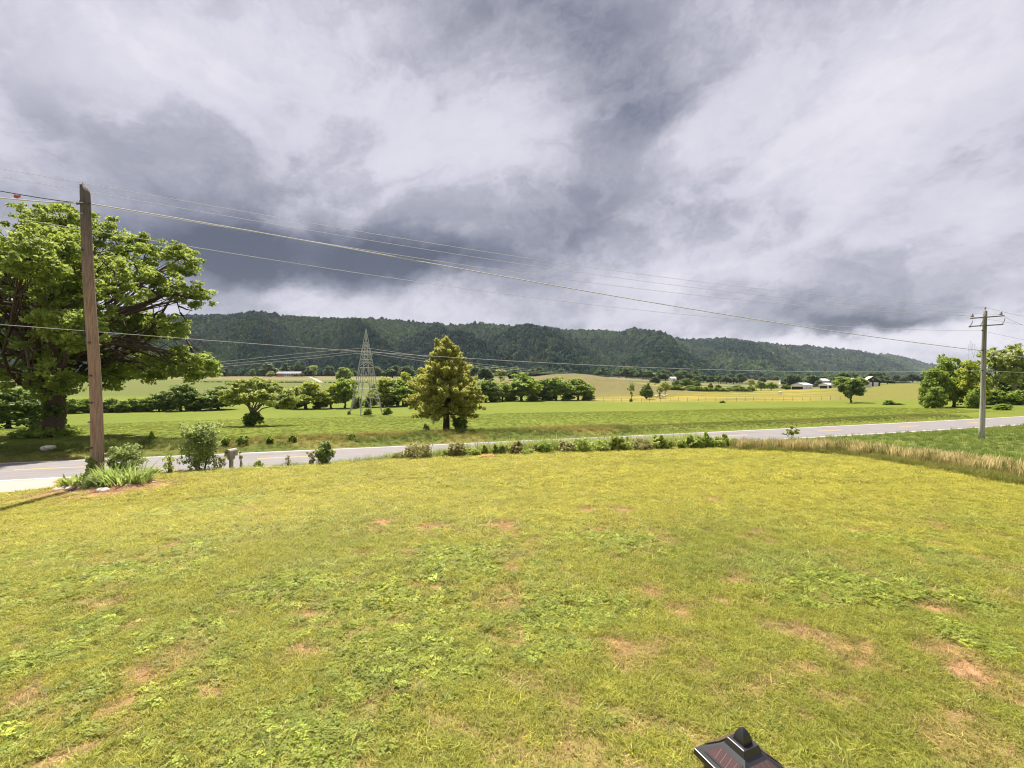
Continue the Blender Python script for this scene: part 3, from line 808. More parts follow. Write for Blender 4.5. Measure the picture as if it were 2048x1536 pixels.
# prototypes for the trees far off
def proto_tree(kind, seed):
    rng = np.random.default_rng(seed)
    lobes, lm, n, cr, leaf = {
        'round': ([(0, 0, 5.6, 3.3, 3.3, 3.4), (-2.2, .4, 4.2, 2.2, 2.2, 2.4), (2.2, -.5, 4.4, 2.3, 2.2, 2.5), (.3, -2, 3.6, 2.3, 2, 2.4), (-.6, .5, 7.6, 2, 2, 1.9), (1.2, 1, 6.8, 2, 2, 2)], 'leaf_hedge', 190, .95, .42),
        'bright': ([(0, 0, 5.2, 3.0, 3.0, 3.6), (-2.0, .4, 3.8, 2.2, 2.2, 2.6), (2.0, -.5, 4.2, 2.3, 2.2, 2.7), (.3, -2, 3.2, 2.3, 2, 2.4), (.4, .5, 7.4, 1.8, 1.8, 2.1)], 'leaf_bright', 180, .9, .40),
        'dark': ([(0, 0, 5.2, 3.4, 3.4, 3.6), (-2.4, .4, 3.6, 2.2, 2.2, 2.8), (2.3, -.5, 3.8, 2.3, 2.2, 2.9), (.3, -2, 3.0, 2.3, 2, 2.6), (.6, .5, 7.6, 1.9, 1.9, 2)], 'leaf_dark', 190, 1., .42),
        'tall': ([(0, 0, 7.6, 2.2, 2.2, 2.6), (-.9, .4, 5.4, 2.0, 2, 2.4), (1.1, -.4, 5.0, 2.0, 2, 2.4), (.1, .3, 3.4, 1.8, 1.7, 2.0)], 'leaf_hedge', 150, .8, .36),
        'thin': ([(0, 0, 7.0, 1.9, 1.9, 2.2), (-1.3, .4, 5.6, 1.3, 1.3, 1.5), (1.4, -.4, 6.0, 1.4, 1.3, 1.5), (.1, .3, 3.4, .9, .9, 1.6)], 'leaf_pale', 62, .7, .32),
        'far': ([(0, 0, 5.4, 3.3, 3.3, 3.6), (-2.2, .4, 4.2, 2.2, 2.2, 2.6), (2.2, -.5, 4.4, 2.3, 2.2, 2.7), (.3, .2, 7.4, 2.2, 2, 2.0)], 'leaf_blue', 120, 1.05, .7),
        'shrub': ([(0, 0, 3.6, 3.2, 3, 3.4), (-2.6, .3, 2.6, 2.2, 2, 2.5), (2.6, -.3, 3.0, 2.2, 2, 2.7), (.8, -1, 5.6, 2, 1.8, 2.2)], 'leaf_hedge', 130, 1.0, .46)}[kind]
    lobes = [tuple(np.array(L) * rng.uniform(.86, 1.14, 6)) for L in lobes]
    root = bpy.data.objects.new('tree', None)
    ctr, kk = lobe_centres(rng, lobes, n, .6)
    per = 30
    sk = tree_skeleton(rng, lobes, ctr, kk, {'thin': 3.4, 'tall': 2.4, 'shrub': .9}.get(kind, 1.9), .2 if kind in ('thin', 'tall') else .3, frac=.15 if kind != 'thin' else .6, sides=5)
    tm = sk.mesh('trunk', M['bark_grey'] if kind == 'thin' else M['bark'], True)
    cm = crown_mesh('crown', M[lm], rng, ctr, cr * rng.uniform(.55, 1.25, n), per, leaf, flat=.75)
    ext = np.array([v.co[:] for v in cm.vertices])
    return tm, cm, np.quantile(ext[:, 2], .998), (np.quantile(ext[:, 0], .997) - np.quantile(ext[:, 0], .003)) * .5
PROTO = {k: [proto_tree(k, 100 + 7 * i + v) for v in range(2 if k not in ('round', 'dark', 'far') else 3)] for i, k in enumerate(('round', 'bright', 'dark', 'tall', 'thin', 'far', 'shrub'))}
_tc = [0]
def place(kind, px, Y, top, hw, label, group=None, name=None, base=None):
    """one tree: photo column, distance, photo row of its top, half width in photo pixels"""
    _tc[0] += 1
    rng = np.random.default_rng(_tc[0] * 31)
    tm, cm, H, W = PROTO[kind][_tc[0] % len(PROTO[kind])]
    g = on(px, Y)
    h = CAMZ - (top - HY) / FP * Y - g.z
    w = hw / FP * Y
    r = empty(name or {'shrub': 'bush', 'round': 'round_tree', 'tall': 'slender_tree', 'thin': 'sparse_tree'}.get(kind, 'leafy_tree'), g, rng.uniform(-.7, .7), label, 'bush' if kind == 'shrub' else 'tree', group)
    r.scale = (w / W, w / W, h / H)
    link('trunk', tm, r); link('crown', cm, r)
    return r
HG = 'trees along the hedgerow behind the meadow'
for a in [  # kind, px, distance, top row, half width, label
    ('dark', 18, 66, 782, 52, 'dark green tree low at the far left beneath the shade tree branches'),
    ('shrub', 150, 104, 800, 26, 'low bush under the shade tree, first in the hedgerow from the left'),
    ('shrub', 205, 106, 802, 24, 'low bush seen right beside the weathered pole in the hedgerow'),
    ('shrub', 248, 107, 804, 22, 'low bush of the hedgerow between the pole and the fork-leafed clump'),
    ('shrub', 285, 109, 800, 22, 'bright low hedgerow bush left of the twin bushes under the drooping bough'),
    ('dark', 318, 110, 786, 20, 'slim dark hedgerow tree under the drooping bright bough'),
    ('dark', 362, 111, 772, 30, 'round dark hedgerow tree right under the tip of the drooping bright bough'),
    ('shrub', 400, 113, 796, 22, 'low dark bush in the hedgerow left of the spreading pale tree'),
    ('dark', 436, 114, 776, 36, 'dark dense hedgerow tree half behind the spreading pale tree'),
    ('bright', 612, 118, 766, 34, 'bright hedgerow tree just right of the spreading pale tree'),
    ('shrub', 578, 117, 785, 24, 'hedgerow bush peeping out behind the right side of the spreading pale tree'),
    ('bright', 662, 121, 772, 22, 'slim bright hedgerow tree left of the lattice tower'),
    ('round', 690, 122, 760, 24, 'round hedgerow tree touching the left leg of the lattice tower'),
    ('bright', 762, 127, 758, 26, 'bright hedgerow tree seen through the right leg of the lattice tower'),
    ('round', 795, 129, 762, 34, 'round green hedgerow tree between the lattice tower and the cedar'),
    ('bright', 806, 134, 748, 22, 'yellow green hedgerow tree peeping above the one between tower and cedar'),
    ('round', 842, 133, 752, 30, 'green hedgerow tree mostly hidden behind the cedar left side'),
    ('dark', 900, 140, 760, 34, 'dark hedgerow tree hidden behind the cedar'),
    ('dark', 972, 150, 764, 26, 'dark hedgerow tree just right of the cedar'),
    ('round', 1005, 156, 768, 24, 'small round hedgerow tree second to the right of the cedar'),
    ('round', 1042, 158, 749, 34, 'biggest round hedgerow tree, right of the bare grey tree'),
    ('dark', 1086, 164, 762, 26, 'dark hedgerow tree between the biggest round one and the last pair'),
    ('round', 1112, 165, 758, 28, 'last but one hedgerow tree before the brown hill'),
    ('round', 1156, 168, 760, 26, 'last hedgerow tree, at the foot of the brown hill')]:
    a = a[:3] + (a[3] - 3, a[4] * 1.22) + a[5:]; place(*a, group=HG)
for k, (px, Y) in enumerate(((175, 105), (228, 107), (265, 108), (302, 110), (340, 111), (382, 112), (590, 118), (640, 120), (715, 124), (738, 126), (778, 128), (822, 131), (870, 136), (935, 144), (958, 148), (990, 152), (1022, 157), (1066, 161), (1098, 164), (1136, 167), (1176, 168))):
    place('shrub', px, Y, 797 - k * .5, 15, 'low dark hedgerow bush ' + ('in the gaps left of the spreading pale tree' if px < 500 else 'between the spreading pale tree and the tower' if px < 700 else 'behind the lattice tower legs' if px < 790 else 'half hidden by the cedar' if px < 950 else 'among the trees right of the cedar'), 'low bushes filling the hedgerow')
for a in [
    ('round', 688, 330, 735, 16, 'round dark tree alone on the slope behind the lattice tower'),
    ('thin', 628, 450, 730, 9, 'pale tree at the top of the white drive beside the brick house'),
    ('far', 600, 520, 722, 15, 'large tree standing behind the brick house roof'),
    ('far', 570, 525, 727, 13, 'tree behind the left end of the brick house'),
    ('far', 537, 500, 726, 17, 'large tree left of the brick house'),
    ('bright', 541, 470, 742, 9, 'small bright tree beside the left gable of the brick house'),
    ('dark', 505, 480, 738, 8, 'small dark conical tree left of the brick house on the tan slope'),
    ('far', 620, 515, 733, 12, 'tree behind the right end of the brick house'),
    ('far', 652, 520, 742, 8, 'small round tree at the wood edge right of the pale drive tree'),
    ('far', 592, 470, 747, 5, 'small bush-like tree in front of the brick house porch'),
    ('far', 604, 468, 747, 5, 'small tree in front of the right windows of the brick house'),
    ('far', 815, 420, 732, 17, 'grey green tree at the wood edge left of the cedar top'),
    ('far', 785, 430, 732, 18, 'grey green tree at the wood edge behind the tower wires'),
    ('far', 845, 400, 736, 16, 'grey green wood edge tree hidden behind the cedar'),
    ('far', 970, 300, 735, 18, 'grey green tree rising behind the hedgerow right of the cedar'),
    ('thin', 1002, 280, 738, 14, 'bare grey twiggy tree rising behind the hedgerow'),
    ('far', 1030, 290, 736, 16, 'grey green tree right behind the bare grey tree'),
    ('far', 1090, 300, 745, 26, 'broad grey green tree behind the last hedgerow trees'),
    ('far', 1130, 310, 748, 18, 'grey green tree beside the broad one at the end of the hedgerow')]:
    place(*a)
VG = 'trees scattered over the valley below the ridge'
for a in [
    ('thin', 1263, 176, 769, 8, 'slender sparse tree standing before the brown hill'),
    ('dark', 1293, 178, 770, 13, 'dense dark tree beside the white cattle under the brown hill'),
    ('thin', 1320, 182, 776, 9, 'pale sparse tree behind the white cattle'),
    ('thin', 1330, 196, 766, 10, 'taller pale tree on the shoulder of the brown hill'),
    ('far', 1310, 340, 757, 11, 'grey green tree on the crest of the brown hill'),
    ('dark', 1352, 330, 764, 9, 'dark tree left of the dark clump below the hill'),
    ('dark', 1372, 325, 760, 14, 'big dark tree, left one of the dark clump below the hill'),
    ('dark', 1390, 330, 764, 12, 'dark tree, right one of the dark clump below the hill'),
    ('shrub', 1380, 290, 774, 12, 'grey green bush in front of the dark clump'),
    ('far', 1345, 500, 757, 8, 'dark round tree beside the small white roofs on the slope'),
    ('far', 1399, 520, 752, 7, 'round tree behind the long white house on the slope'),
    ('far', 1437, 540, 751, 11, 'wide round tree at the wood edge right of the white houses'),
    ('far', 1462, 540, 751, 9, 'round tree at the wood edge, second right of the white houses'),
    ('dark', 1421, 310, 769, 5, 'small dark tree alone on the green slope'),
    ('dark', 1436, 305, 773, 7, 'small dark bushy tree on the green slope'),
    ('dark', 1475, 300, 774, 13, 'dark bushy tree left of the tall tree by the tan field'),
    ('thin', 1502, 300, 761, 9, 'tall tree left of the bushes beside the white barn'),
    ('round', 1522, 305, 766, 11, 'bushy tree right beside the tall tree by the tan field'),
    ('round', 1542, 310, 768, 12, 'bushy tree in the middle of the row left of the white barn'),
    ('dark', 1572, 318, 771, 9, 'dark bushy tree touching the white barn'),
    ('far', 1577, 480, 757, 12, 'dark tree in front of the small house behind the white barn'),
    ('far', 1612, 480, 760, 14, 'row tree behind the white barn roof'),
    ('far', 1637, 400, 765, 9, 'dark tree between the white barn and the grey barn'),
    ('round', 1688, 260, 757, 20, 'leafy tree standing behind the lone dark tree'),
    ('round', 1720, 270, 758, 14, 'leafy tree beside the dark barn'),
    ('far', 1775, 420, 764, 16, 'grey green tree right of the dark barn'),
    ('far', 1805, 440, 766, 18, 'wide grey green tree behind the rise right of the dark barn'),
    ('far', 1745, 500, 763, 12, 'tree behind the dark barn roof')]:
    a = a[:3] + (a[3] - 3.5,) + a[4:]; place(*a, group=VG)
for k, px in enumerate(np.linspace(1336, 1500, 17)):               # scrub along the far edge of the hay field
    px = px + np.random.default_rng(k).uniform(-4, 4); Y = 236 + (px - 1336) * .25
    g = on(px, Y); row = HY + (CAMZ - g.z) / Y * FP
    place('shrub', px, Y, row - 5.5 - 5 * np.random.default_rng(k + 50).random(), 7 + 4 * np.random.default_rng(k + 90).random(),
          'low scrub bush on the yellow field far edge, ' + ('right of the white cattle' if px < 1400 else 'below the green slope' if px < 1445 else 'near the tan field'), 'scrub bushes edging the yellow field')
LT = on(1702, 148)
_ll = [lob(px, py, r, dy, 148, LT, .8) for px, py, r, dy in ((1688, 776, 11, 0), (1716, 772, 12, 0), (1703, 766, 12, 1), (1694, 788, 10, -1), (1718, 787, 9, 0), (1683, 785, 7, 0), (1725, 780, 7, 1), (1706, 780, 12, 2))]
build_tree('lone_tree', LT, _ll, 150, .75, 40, .4, M['leaf_dark'], M['bark'], 2.2, .28, 35, 'lone dark vase shaped tree on the edge of the yellow field', shell=.4, flat=.6, frac=.5, gap=.42)
rng = np.random.default_rng(77)
for k in range(120):                                              # small trees of the far valley floor
    px = rng.uniform(1230, 1860); Y = rng.uniform(560, 1100)
    if px < 1500: Y = rng.uniform(480, 600)
    if px > 1560 and px < 1760 and rng.random() < .35: Y = rng.uniform(420, 520)
    g = on(px, Y); row = HY + (CAMZ - g.z) / Y * FP
    hpx = rng.uniform(7, 13) * FP / Y
    wh = ('behind the crest of the brown hill' if px < 1340 else 'beyond the dark clump below the hill' if px < 1440 else 'beyond the tan field at the foot of the ridge' if px < 1560 else 'behind the white barn and shed' if px < 1680 else 'behind the lone vase shaped tree' if px < 1730 else 'beyond the rise right of the dark barn' if px < 1800 else 'at the ridge end near the roadside clump')
    place('far', px, Y, row - hpx, hpx * rng.uniform(.5, .9), 'small grey green tree ' + wh, 'small trees on the far valley floor')
for k in range(46):                                              # trees at the foot of the wood on the left
    px = rng.uniform(430, 1230); a = (px - CX) / FP; Y = Yf(a) * rng.uniform(.93, 1.0)
    if 545 < px < 640: Y = Yf(a) * 1.0
    g = on(px, Y); row = HY + (CAMZ - g.z) / Y * FP; hpx = rng.uniform(8, 13) * FP / Y
    wh = ('above the spreading pale tree' if px < 540 else 'behind the brick house' if px < 625 else 'right of the white drive' if px < 700 else 'behind the lattice tower' if px < 790 else 'left behind the cedar' if px < 880 else 'right behind the cedar' if px < 970 else 'above the bare grey tree' if px < 1060 else 'above the last hedgerow trees' if px < 1160 else 'above the brown hill crest')
    place('far', px, Y, row - hpx, hpx * rng.uniform(.5, .75), 'dark front row tree of the ridge wood, ' + wh, 'front row of trees of the ridge wood')
RG = 'trees behind the grey pole on the right'
for a in [
    ('round', 1908, 92, 716, 40, 'big bushy tree beside the grey pole'),
    ('round', 1874, 90, 738, 30, 'dark bushy tree at the left end of the roadside clump'),
    ('bright', 1934, 88, 722, 34, 'bright leafy tree directly behind the grey pole'),
    ('thin', 1886, 96, 708, 14, 'thin crown sticking up out of the roadside clump'),
    ('dark', 1855, 94, 778, 16, 'low bush at the left foot of the roadside clump'),
    ('thin', 1985, 105, 695, 32, 'tall airy tree right of the grey pole'),
    ('thin', 2030, 102, 688, 34, 'tallest airy tree at the right edge'),
    ('dark', 2010, 112, 745, 40, 'dark leafy tree low behind the airy trees'),
    ('dark', 2060, 108, 730, 40, 'dark leafy tree cut by the right edge'),
    ('shrub', 1870, 86, 774, 20, 'bushy sprout in the tall grass before the roadside clump'),
    ('shrub', 1950, 84, 776, 20, 'bush at the foot of the tree behind the grey pole'),
    ('shrub', 1985, 98, 780, 26, 'dark bush under the airy trees right of the grey pole'),
    ('shrub', 2035, 96, 780, 28, 'dark bush under the tallest airy tree')]:
    place(*a, group=RG)
for px, Y, top, hw, lb in ((1777, 128, 800, 10, 'small leafy bush on the meadow edge left of the roadside clump'), (1795, 127, 806, 12, 'low bush beside the small leafy bush on the meadow edge'), (1262, 160, 797, 4, 'small dark bush at the left end of the wire fence'),
                           (1445, 150, 801, 6, 'small dark round bush by the middle of the wire fence'), (2005, 78, 808, 20, 'low weedy bush behind the road at the right'),
                           (698, 94.5, 821, 4, 'tiny bush at the left leg of the lattice tower'), (735, 93.5, 817, 9, 'dark bush at the front leg of the lattice tower'), (775, 94, 814, 10, 'bush at the right leg of the lattice tower')):
    place('shrub', px, Y, top, hw, lb)

# ------------------------------------------------------------------ poles and wires
def pole_mat(name, low, high, h0, h1):
    m, t, b = mat(name, .95, .1)
    co = t.node('ShaderNodeTexCoord').outputs['Object']
    st = t.vec('MULTIPLY', co, (14, 14, .7))
    n = t.noise(st, 1.6, 6, .7); n2 = t.noise(co, 1.2, 4, .6)
    z = t.sep(co)[2]
    f = t.mapr(t.math('ADD', z, t.math('MULTIPLY', n2, 2.4)), h0, h1, 0, 1)
    c = t.mix(f, low, high)
    c = t.mix(1.0, c, t.ramp(n, [(.3, (.45, .45, .45)), (.55, (1.0, 1.0, 1.0)), (.75, (1.35, 1.33, 1.3))]), 'MULTIPLY')
    t.l.new(c, b.inputs['Base Color'])
    bn = t.node('ShaderNodeBump'); bn.inputs['Strength'].default_value = .8; bn.inputs['Distance'].default_value = .02
    t.l.new(n, bn.inputs['Height']); t.l.new(bn.outputs[0], b.inputs['Normal'])
    return m
M['old_pole'] = pole_mat('weathered_pole_wood', (.34, .235, .185), (.14, .125, .115), 8.5, 12.5)
M['grey_pole'] = pole_mat('grey_pole_wood', (.46, .45, .39), (.22, .21, .155), 2.5, 8.5)

LP = on(195, 19.3); LP.z -= .03
lp_top = P(172, 371, 19.3)
lp = empty('utility_pole', LP, 0, 'thick weathered bare utility pole rising out of the flower bed', 'utility pole')
ax_ = lp_top - LP
rng = np.random.default_rng(3)
nz, ns = 40, 20
Vp = []
for k in range(nz + 1):
    s = k / nz
    r = .225 - .055 * s
    c = ax_ * s + Vector((.05 * math.sin(s * 5.), .03 * math.sin(s * 7), 0))
    for q in range(ns):
        th = 2 * math.pi * q / ns
        rr = r * (1 + .05 * math.sin(th * 3 + s * 2) + .03 * math.sin(th * 7 + 4 * s)) - (.05 if q == 14 and .04 < s < .5 else 0) - (.03 if q in (15, 6) and s > .7 else 0)
        z = c.z + (0 if k < nz else (-.30 if math.cos(th) > .1 else .05) + rng.normal(0, .05))
        Vp.append((c.x + rr * math.cos(th), c.y + rr * math.sin(th), z))
mb = MB(); Qp = [(k * ns + q, k * ns + (q + 1) % ns, (k + 1) * ns + (q + 1) % ns, (k + 1) * ns + q) for k in range(nz) for q in range(ns)]
mb.add(Vp, Qp); b_ = nz * ns; mb.add([ax_ + Vector((0, 0, -.12))]); mb.T.append(np.array([(b_ + q, b_ + (q + 1) % ns, mb.n - 1) for q in range(ns)]))
mb.obj('shaft', M['old_pole'], lp, True)
def bolt(parent, p, d, mtl=M['iron'], r=.03, L=.09, name='bolt'):
    mb = MB(); d = Vector(d).normalized()
    mb.tube([p, p + d * L * .6], [r, r], 8).tube([p + d * L * .6, p + d * L], [r * 1.6, r * 1.5], 6)
    return mb.obj(name, mtl, parent)
for s, dx in ((.94, -.05), (.90, -.02), (.78, -.06), (.60, .02), (.47, .09), (.36, .10), (.27, .07), (.205, -.03), (.12, .02)):
    bolt(lp, ax_ * s + Vector((dx, -.20 + .05 * s, 0)), (0, -1, 0), M['porcelain'] if s in (.90, .60, .205) else M['iron'])
mb = MB(); mb.tube([ax_ * .935 + Vector((-.19, -.07, 0)), ax_ * .7 + Vector((-.21, -.09, 0)), ax_ * .45 + Vector((-.22, -.1, 0))], .012, 5).obj('ground_wire', M['cable'], lp)
bolt(lp, ax_ * .935 + Vector((.14, -.1, 0)), (.8, -.5, 0), M['iron'], .04, .16, 'cable_clamp')
bolt(lp, ax_ * .935 + Vector((-.14, -.1, 0)), (-.8, -.5, 0), M['iron'], .04, .16, 'cable_clamp')

RP = on(1963, 36.0); RP.z -= .03
rp_top = P(1970.5, 622, 36.0)
rp = empty('utility_pole', RP, 0, 'slim grey utility pole with two crossarms at the right of the road', 'utility pole')
ar = rp_top - RP
MB().tube([ar * s + Vector((.02 * math.sin(6 * s), 0, 0)) for s in np.linspace(0, 1, 14)], np.linspace(.185, .125, 14), 14).obj('shaft', M['grey_pole'], rp, True)
def rpt(px, py, dy=0.): return P(px, py, 36 + dy) - RP
pin = MB().tube([ar, ar + Vector((0, 0, .22))], .016, 6).obj('pin', M['iron'], rp)
def insulator(parent, p, tilt=(0, 0, 1), s=1., name='insulator'):
    d = Vector(tilt).normalized(); mb = MB()
    mb.tube([p + d * z * s for z in (0, .02, .05, .06, .10, .11, .15, .18)], [s * r for r in (.03, .07, .075, .045, .065, .045, .05, .02)], 9)
    return mb.obj(name, M['porcelain'], parent, True)
insulator(rp, ar + Vector((0, 0, .16)))
for (x0, y0), (x1, y1), ins in (((1941, 637), (2008, 631.5), ((1944.5, 635.5, 0), (2002, 631, 0))), ((1938, 653), (2004, 649), ((1940, 653, .75), (1961, 651, .75), (2005, 648, .75)))):
    a, b = rpt(x0, y0, -.25), rpt(x1, y1, -.25)
    mb = MB(); d = (b - a); L = d.length
    Mx = Matrix.Translation(a) @ d.to_track_quat('X', 'Z').to_matrix().to_4x4()
    mb.box((0, -.04, -.042), (L, .04, .042), Mx)
    arm = mb.obj('crossarm', M['grey_pole'], rp)
    for x, y, tl in ins:
        p = rpt(x, y, -.25) + Vector((0, 0, .045))
        if tl == 0: insulator(arm, p, (0, 0, 1), 1.5)
        else:
            MB().tube([p, p + Vector((.14, 0, .2)), p + Vector((.2, 0, .42))], [.03, .035, .02], 6).obj('cutout_switch', M['porcelain'], arm)
            insulator(arm, p - Vector((0, 0, .12)), (0, 0, 1), .9)
    bolt(rp, rpt((x0 + x1) / 2 - 2, (y0 + y1) / 2, -.32), (0, -1, 0))
for py, dx in ((661.5, -.18), (701, -.15), (741, -.16)):
    bolt(rp, rpt(1966, py) + Vector((-.1, -.1, 0)), (-1, -.4, 0), M['iron'], .03, .16, 'wire_clamp')
mb = MB()                                                        # slack coils hanging at the cable joint
for k in range(4):
    r_ = np.random.default_rng(k)
    x = 1937 + k * 4.5
    mb.tube([rpt(x, 703), rpt(x + r_.uniform(-3, 3), 690 - r_.uniform(0, 10)), rpt(x + 3 + r_.uniform(-2, 3), 700), rpt(x + r_.uniform(0, 6), 714 + r_.uniform(0, 5))], .006, 4)
tag(link('cable_slack', mb.mesh('cable_slack', M['cable']), None, RP), 'loose twists of dark cable hanging left of the grey pole', 'cable')

# every wire hangs in the upright plane through two points of the land
def wire(pts, A, B, rad, label, mtl='wire', name='overhead_wire', group='overhead wires along the road', n=60, loc=None):
    (ax, ay), (bx, by) = A, B
    nx, ny = by - ay, ax - bx
    pts = np.array(pts, float)
    order = 3 if len(pts) > 3 else len(pts) - 1
    cf = np.polyfit(pts[:, 0] / 1000, pts[:, 1], order)
    pxs = np.linspace(pts[0, 0], pts[-1, 0], n)
    V = []
    for px in pxs:
        u = (px - CX) / FP
        Y = (nx * ax + ny * ay) / (nx * u + ny)
        V.append((u * Y, Y, CAMZ - (np.polyval(cf, px / 1000) - HY) / FP * Y))
    o = link(name, MB().tube(V, rad, 5).mesh(name, M[mtl], True))
    return tag(o, label, 'wire', group)
pa, pb = (LP.x, LP.y), (RP.x, RP.y)
sh = lambda p, q: (p[0], p[1] + q)
wire([(-90, 321), (0, 337), (165, 366), (480, 423), (600, 442), (1024, 511), (1300, 550), (1568, 584), (1969, 615)], sh(pa, 2.2), (RP.x, RP.y), .011, 'topmost thin wire, ending on the pin atop the grey pole')
wire([(-90, 337), (0, 353), (165, 383), (480, 437), (600, 457), (1024, 525), (1300, 563), (1568, 597), (2003, 629)], sh(pa, 2.6), (RP.x + 1.2, RP.y + .3), .011, 'second wire from the top, ending on the right end of the upper crossarm')
wire([(190, 412), (480, 459), (600, 479), (1024, 545), (1300, 579), (1568, 608), (1944, 632)], sh(pa, .1), (RP.x - .8, RP.y - .3), .011, 'third wire, from the weathered pole top to the upper crossarm left end')
wire([(-90, 418), (0, 432), (165, 458), (480, 510), (600, 529), (860, 567), (1100, 598), (1300, 621), (1568, 648), (1962, 661)], sh(pa, 1.2), pb, .012, 'bright thin wire crossing the big tree top and falling to the grey pole')
wire([(184, 408), (242, 418), (480, 458), (600, 480), (1024, 556), (1300, 604), (1568, 648), (1700, 667), (1962, 701)], pa, pb, .028, 'thick pale cable bundle strung from the weathered pole top to the grey pole')
wire([(-90, 640), (0, 652), (185, 664), (480, 684), (660, 697), (1000, 722), (1500, 741), (1962, 741)], sh(pa, 1.6), pb, .011, 'lowest wire, passing behind the weathered pole low down')
wire([(-60, 371), (0, 382), (70, 394), (140, 404), (166, 407)], (LP.x - 8, LP.y - 5.5), pa, .02, 'dark upper cable running left from the weathered pole top', 'cable')
wire([(-60, 393), (0, 398), (30, 396.5), (70, 402), (100, 406), (140, 405), (166, 405)], (LP.x - 8, LP.y - 5.6), pa, .026, 'pale lower cable running left from the weathered pole top')
t_ = MB(); p = P(34, 393, 16.5)
t_.box((-.09, -.015, -.05), (.05, .015, .05)).box((.05, -.012, -.01), (.10, .012, .07)).box((-.06, -.02, -.07), (.03, .02, -.04))
tag(t_.obj('warning_tag', M['orange'], None, False, p, (0, .25, .2)), 'torn orange tag caught on the cable left of the weathered pole', 'tag')
for px, d in ((2090, 0),):
    far = (RP.x + 26, RP.y + 3)
    for (y0, y1, x0, lb) in ((615, 643, 1972, 'wire leaving the grey pole top to the right'), (629, 653, 2003, 'wire leaving the upper crossarm right end to the right'), (634, 662, 1946, 'wire leaving the upper crossarm left end to the right'),
                             (662, 690, 1968, 'faint lower wire leaving the grey pole to the right'), (702, 722, 1968, 'pale thick cable leaving the grey pole to the right'), (741, 748, 1968, 'lowest cable leaving the grey pole to the right')):
        wire([(x0, y0), (2020, y0 + (y1 - y0) * .42), (2110, y1)], pb, far, .012 if 'thick' not in lb else .02, lb, group='wires leaving the grey pole')

# ------------------------------------------------------------------ lattice tower
TW = on(732, 96.0); TW.z -= .1
tw = empty('lattice_tower', TW, math.radians(45), 'pale steel lattice power tower tapering to a point in the meadow', 'power tower')
TH = (828 - 656) / FP * 96.0; TB = 3.95 * .98
tr = lambda z: TB * 1.0 * (1 - z / TH) + .03
cor = lambda k, z: Vector(((tr(z)) * (1 if k in (0, 3) else -1) / 1.0, tr(z) * (1 if k in (0, 1) else -1), z)) * 1.0
def cpt(k, z): v = cor(k, z); s = .625; return Vector((v.x * s, v.y * s, v.z))
for k in range(4):
    MB().tube([cpt(k, z) for z in np.linspace(0, TH, 6)], np.linspace(.10, .06, 6), 4).obj('leg', M['steel'], tw)
def brace(a, b, r=.034): return MB().tube([a, b], r * 1.15, 4).obj('brace', M['steel'], tw)
zl = [TH * q for q in (.31, .43, .56, .66, .72, .77, .82, .87)]
zh = TH * .475
for k in range(4):
    k2 = (k + 1) % 4
    mid = lambda z: (cpt(k, z) + cpt(k2, z)) / 2
    for z in (TH * .30, TH * .545, zl[2] + TH * .05, TH * .64, TH * .70): brace(cpt(k, z), cpt(k2, z), .04)
    # the big legs: inner struts rising to a point halfway between
    z1 = TH * .30
    brace(cpt(k, .35), mid(z1)); brace(cpt(k2, .35), mid(z1))
    for q in (.10, .19):
        z = TH * q; s = (z - .35) / (z1 - .35)
        e1 = cpt(k, .35).lerp(mid(z1), s); e2 = cpt(k2, .35).lerp(mid(z1), s)
        brace(cpt(k, z), e1, .026); brace(cpt(k2, z), e2, .026)
        s2 = s + .22; brace(cpt(k, z), cpt(k, .35).lerp(mid(z1), s2), .026); brace(cpt(k2, z), cpt(k2, .35).lerp(mid(z1), s2), .026)
    # the V above
    z2, z3 = TH * .30, TH * .56
    brace(mid(z2), cpt(k, z3), .045); brace(mid(z2), cpt(k2, z3), .045)
    brace(mid(z2).lerp(cpt(k, z3), .62), mid(z3), .03); brace(mid(z2).lerp(cpt(k2, z3), .62), mid(z3), .03)
    brace(mid(z2).lerp(cpt(k, z3), .62), mid(z2).lerp(cpt(k2, z3), .62), .036)
    prev = z3
    for z in (TH * .64, TH * .70, TH * .755, TH * .80, TH * .85):
        brace(cpt(k, prev), cpt(k2, z), .03); brace(cpt(k2, prev), cpt(k, z), .03); prev = z
    brace(cpt(k, TH * .85), cpt(k2, TH * .93), .028)
    brace(cpt(k, TH * .80), cpt(k2, TH * .80), .034)
for k, z in enumerate((TH * .765, TH * .735, TH * .71)):
    for s in (-1, 1):
        p = Vector((s * .75, -s * .75, z)) * 1.0; p.x = s * (tr(z) * .9); p.y = -s * (tr(z) * .9)
        MB().tube([Vector((p.x * .5, p.y * .5, z + .1)), p], .035, 4).obj('wire_arm', M['steel'], tw)
yy = 96.0
for k, (y0, y1, y2) in enumerate(((697, 709, 724), (702, 716, 729), (706.5, 721, 734))):
    wire([(719 - k, y0), (580, y1), (437, y2), (300, y2 + 12)], (TW.x, TW.y), (-70, 62), .024, ('top', 'middle', 'bottom')[k] + ' one of three wires running left from the lattice tower', group='tower wires', name='power_line')
    wire([(743 + k, y0 + .5), (845, y0 + 14 + k), (960, 729 + k * 3), (1120, 744 + k * 3), (1300, 756 + k * 2)], (TW.x, TW.y), (75, 230), .03, ('top', 'middle', 'bottom')[k] + ' one of three wires running right from the lattice tower', group='tower wires', name='power_line')

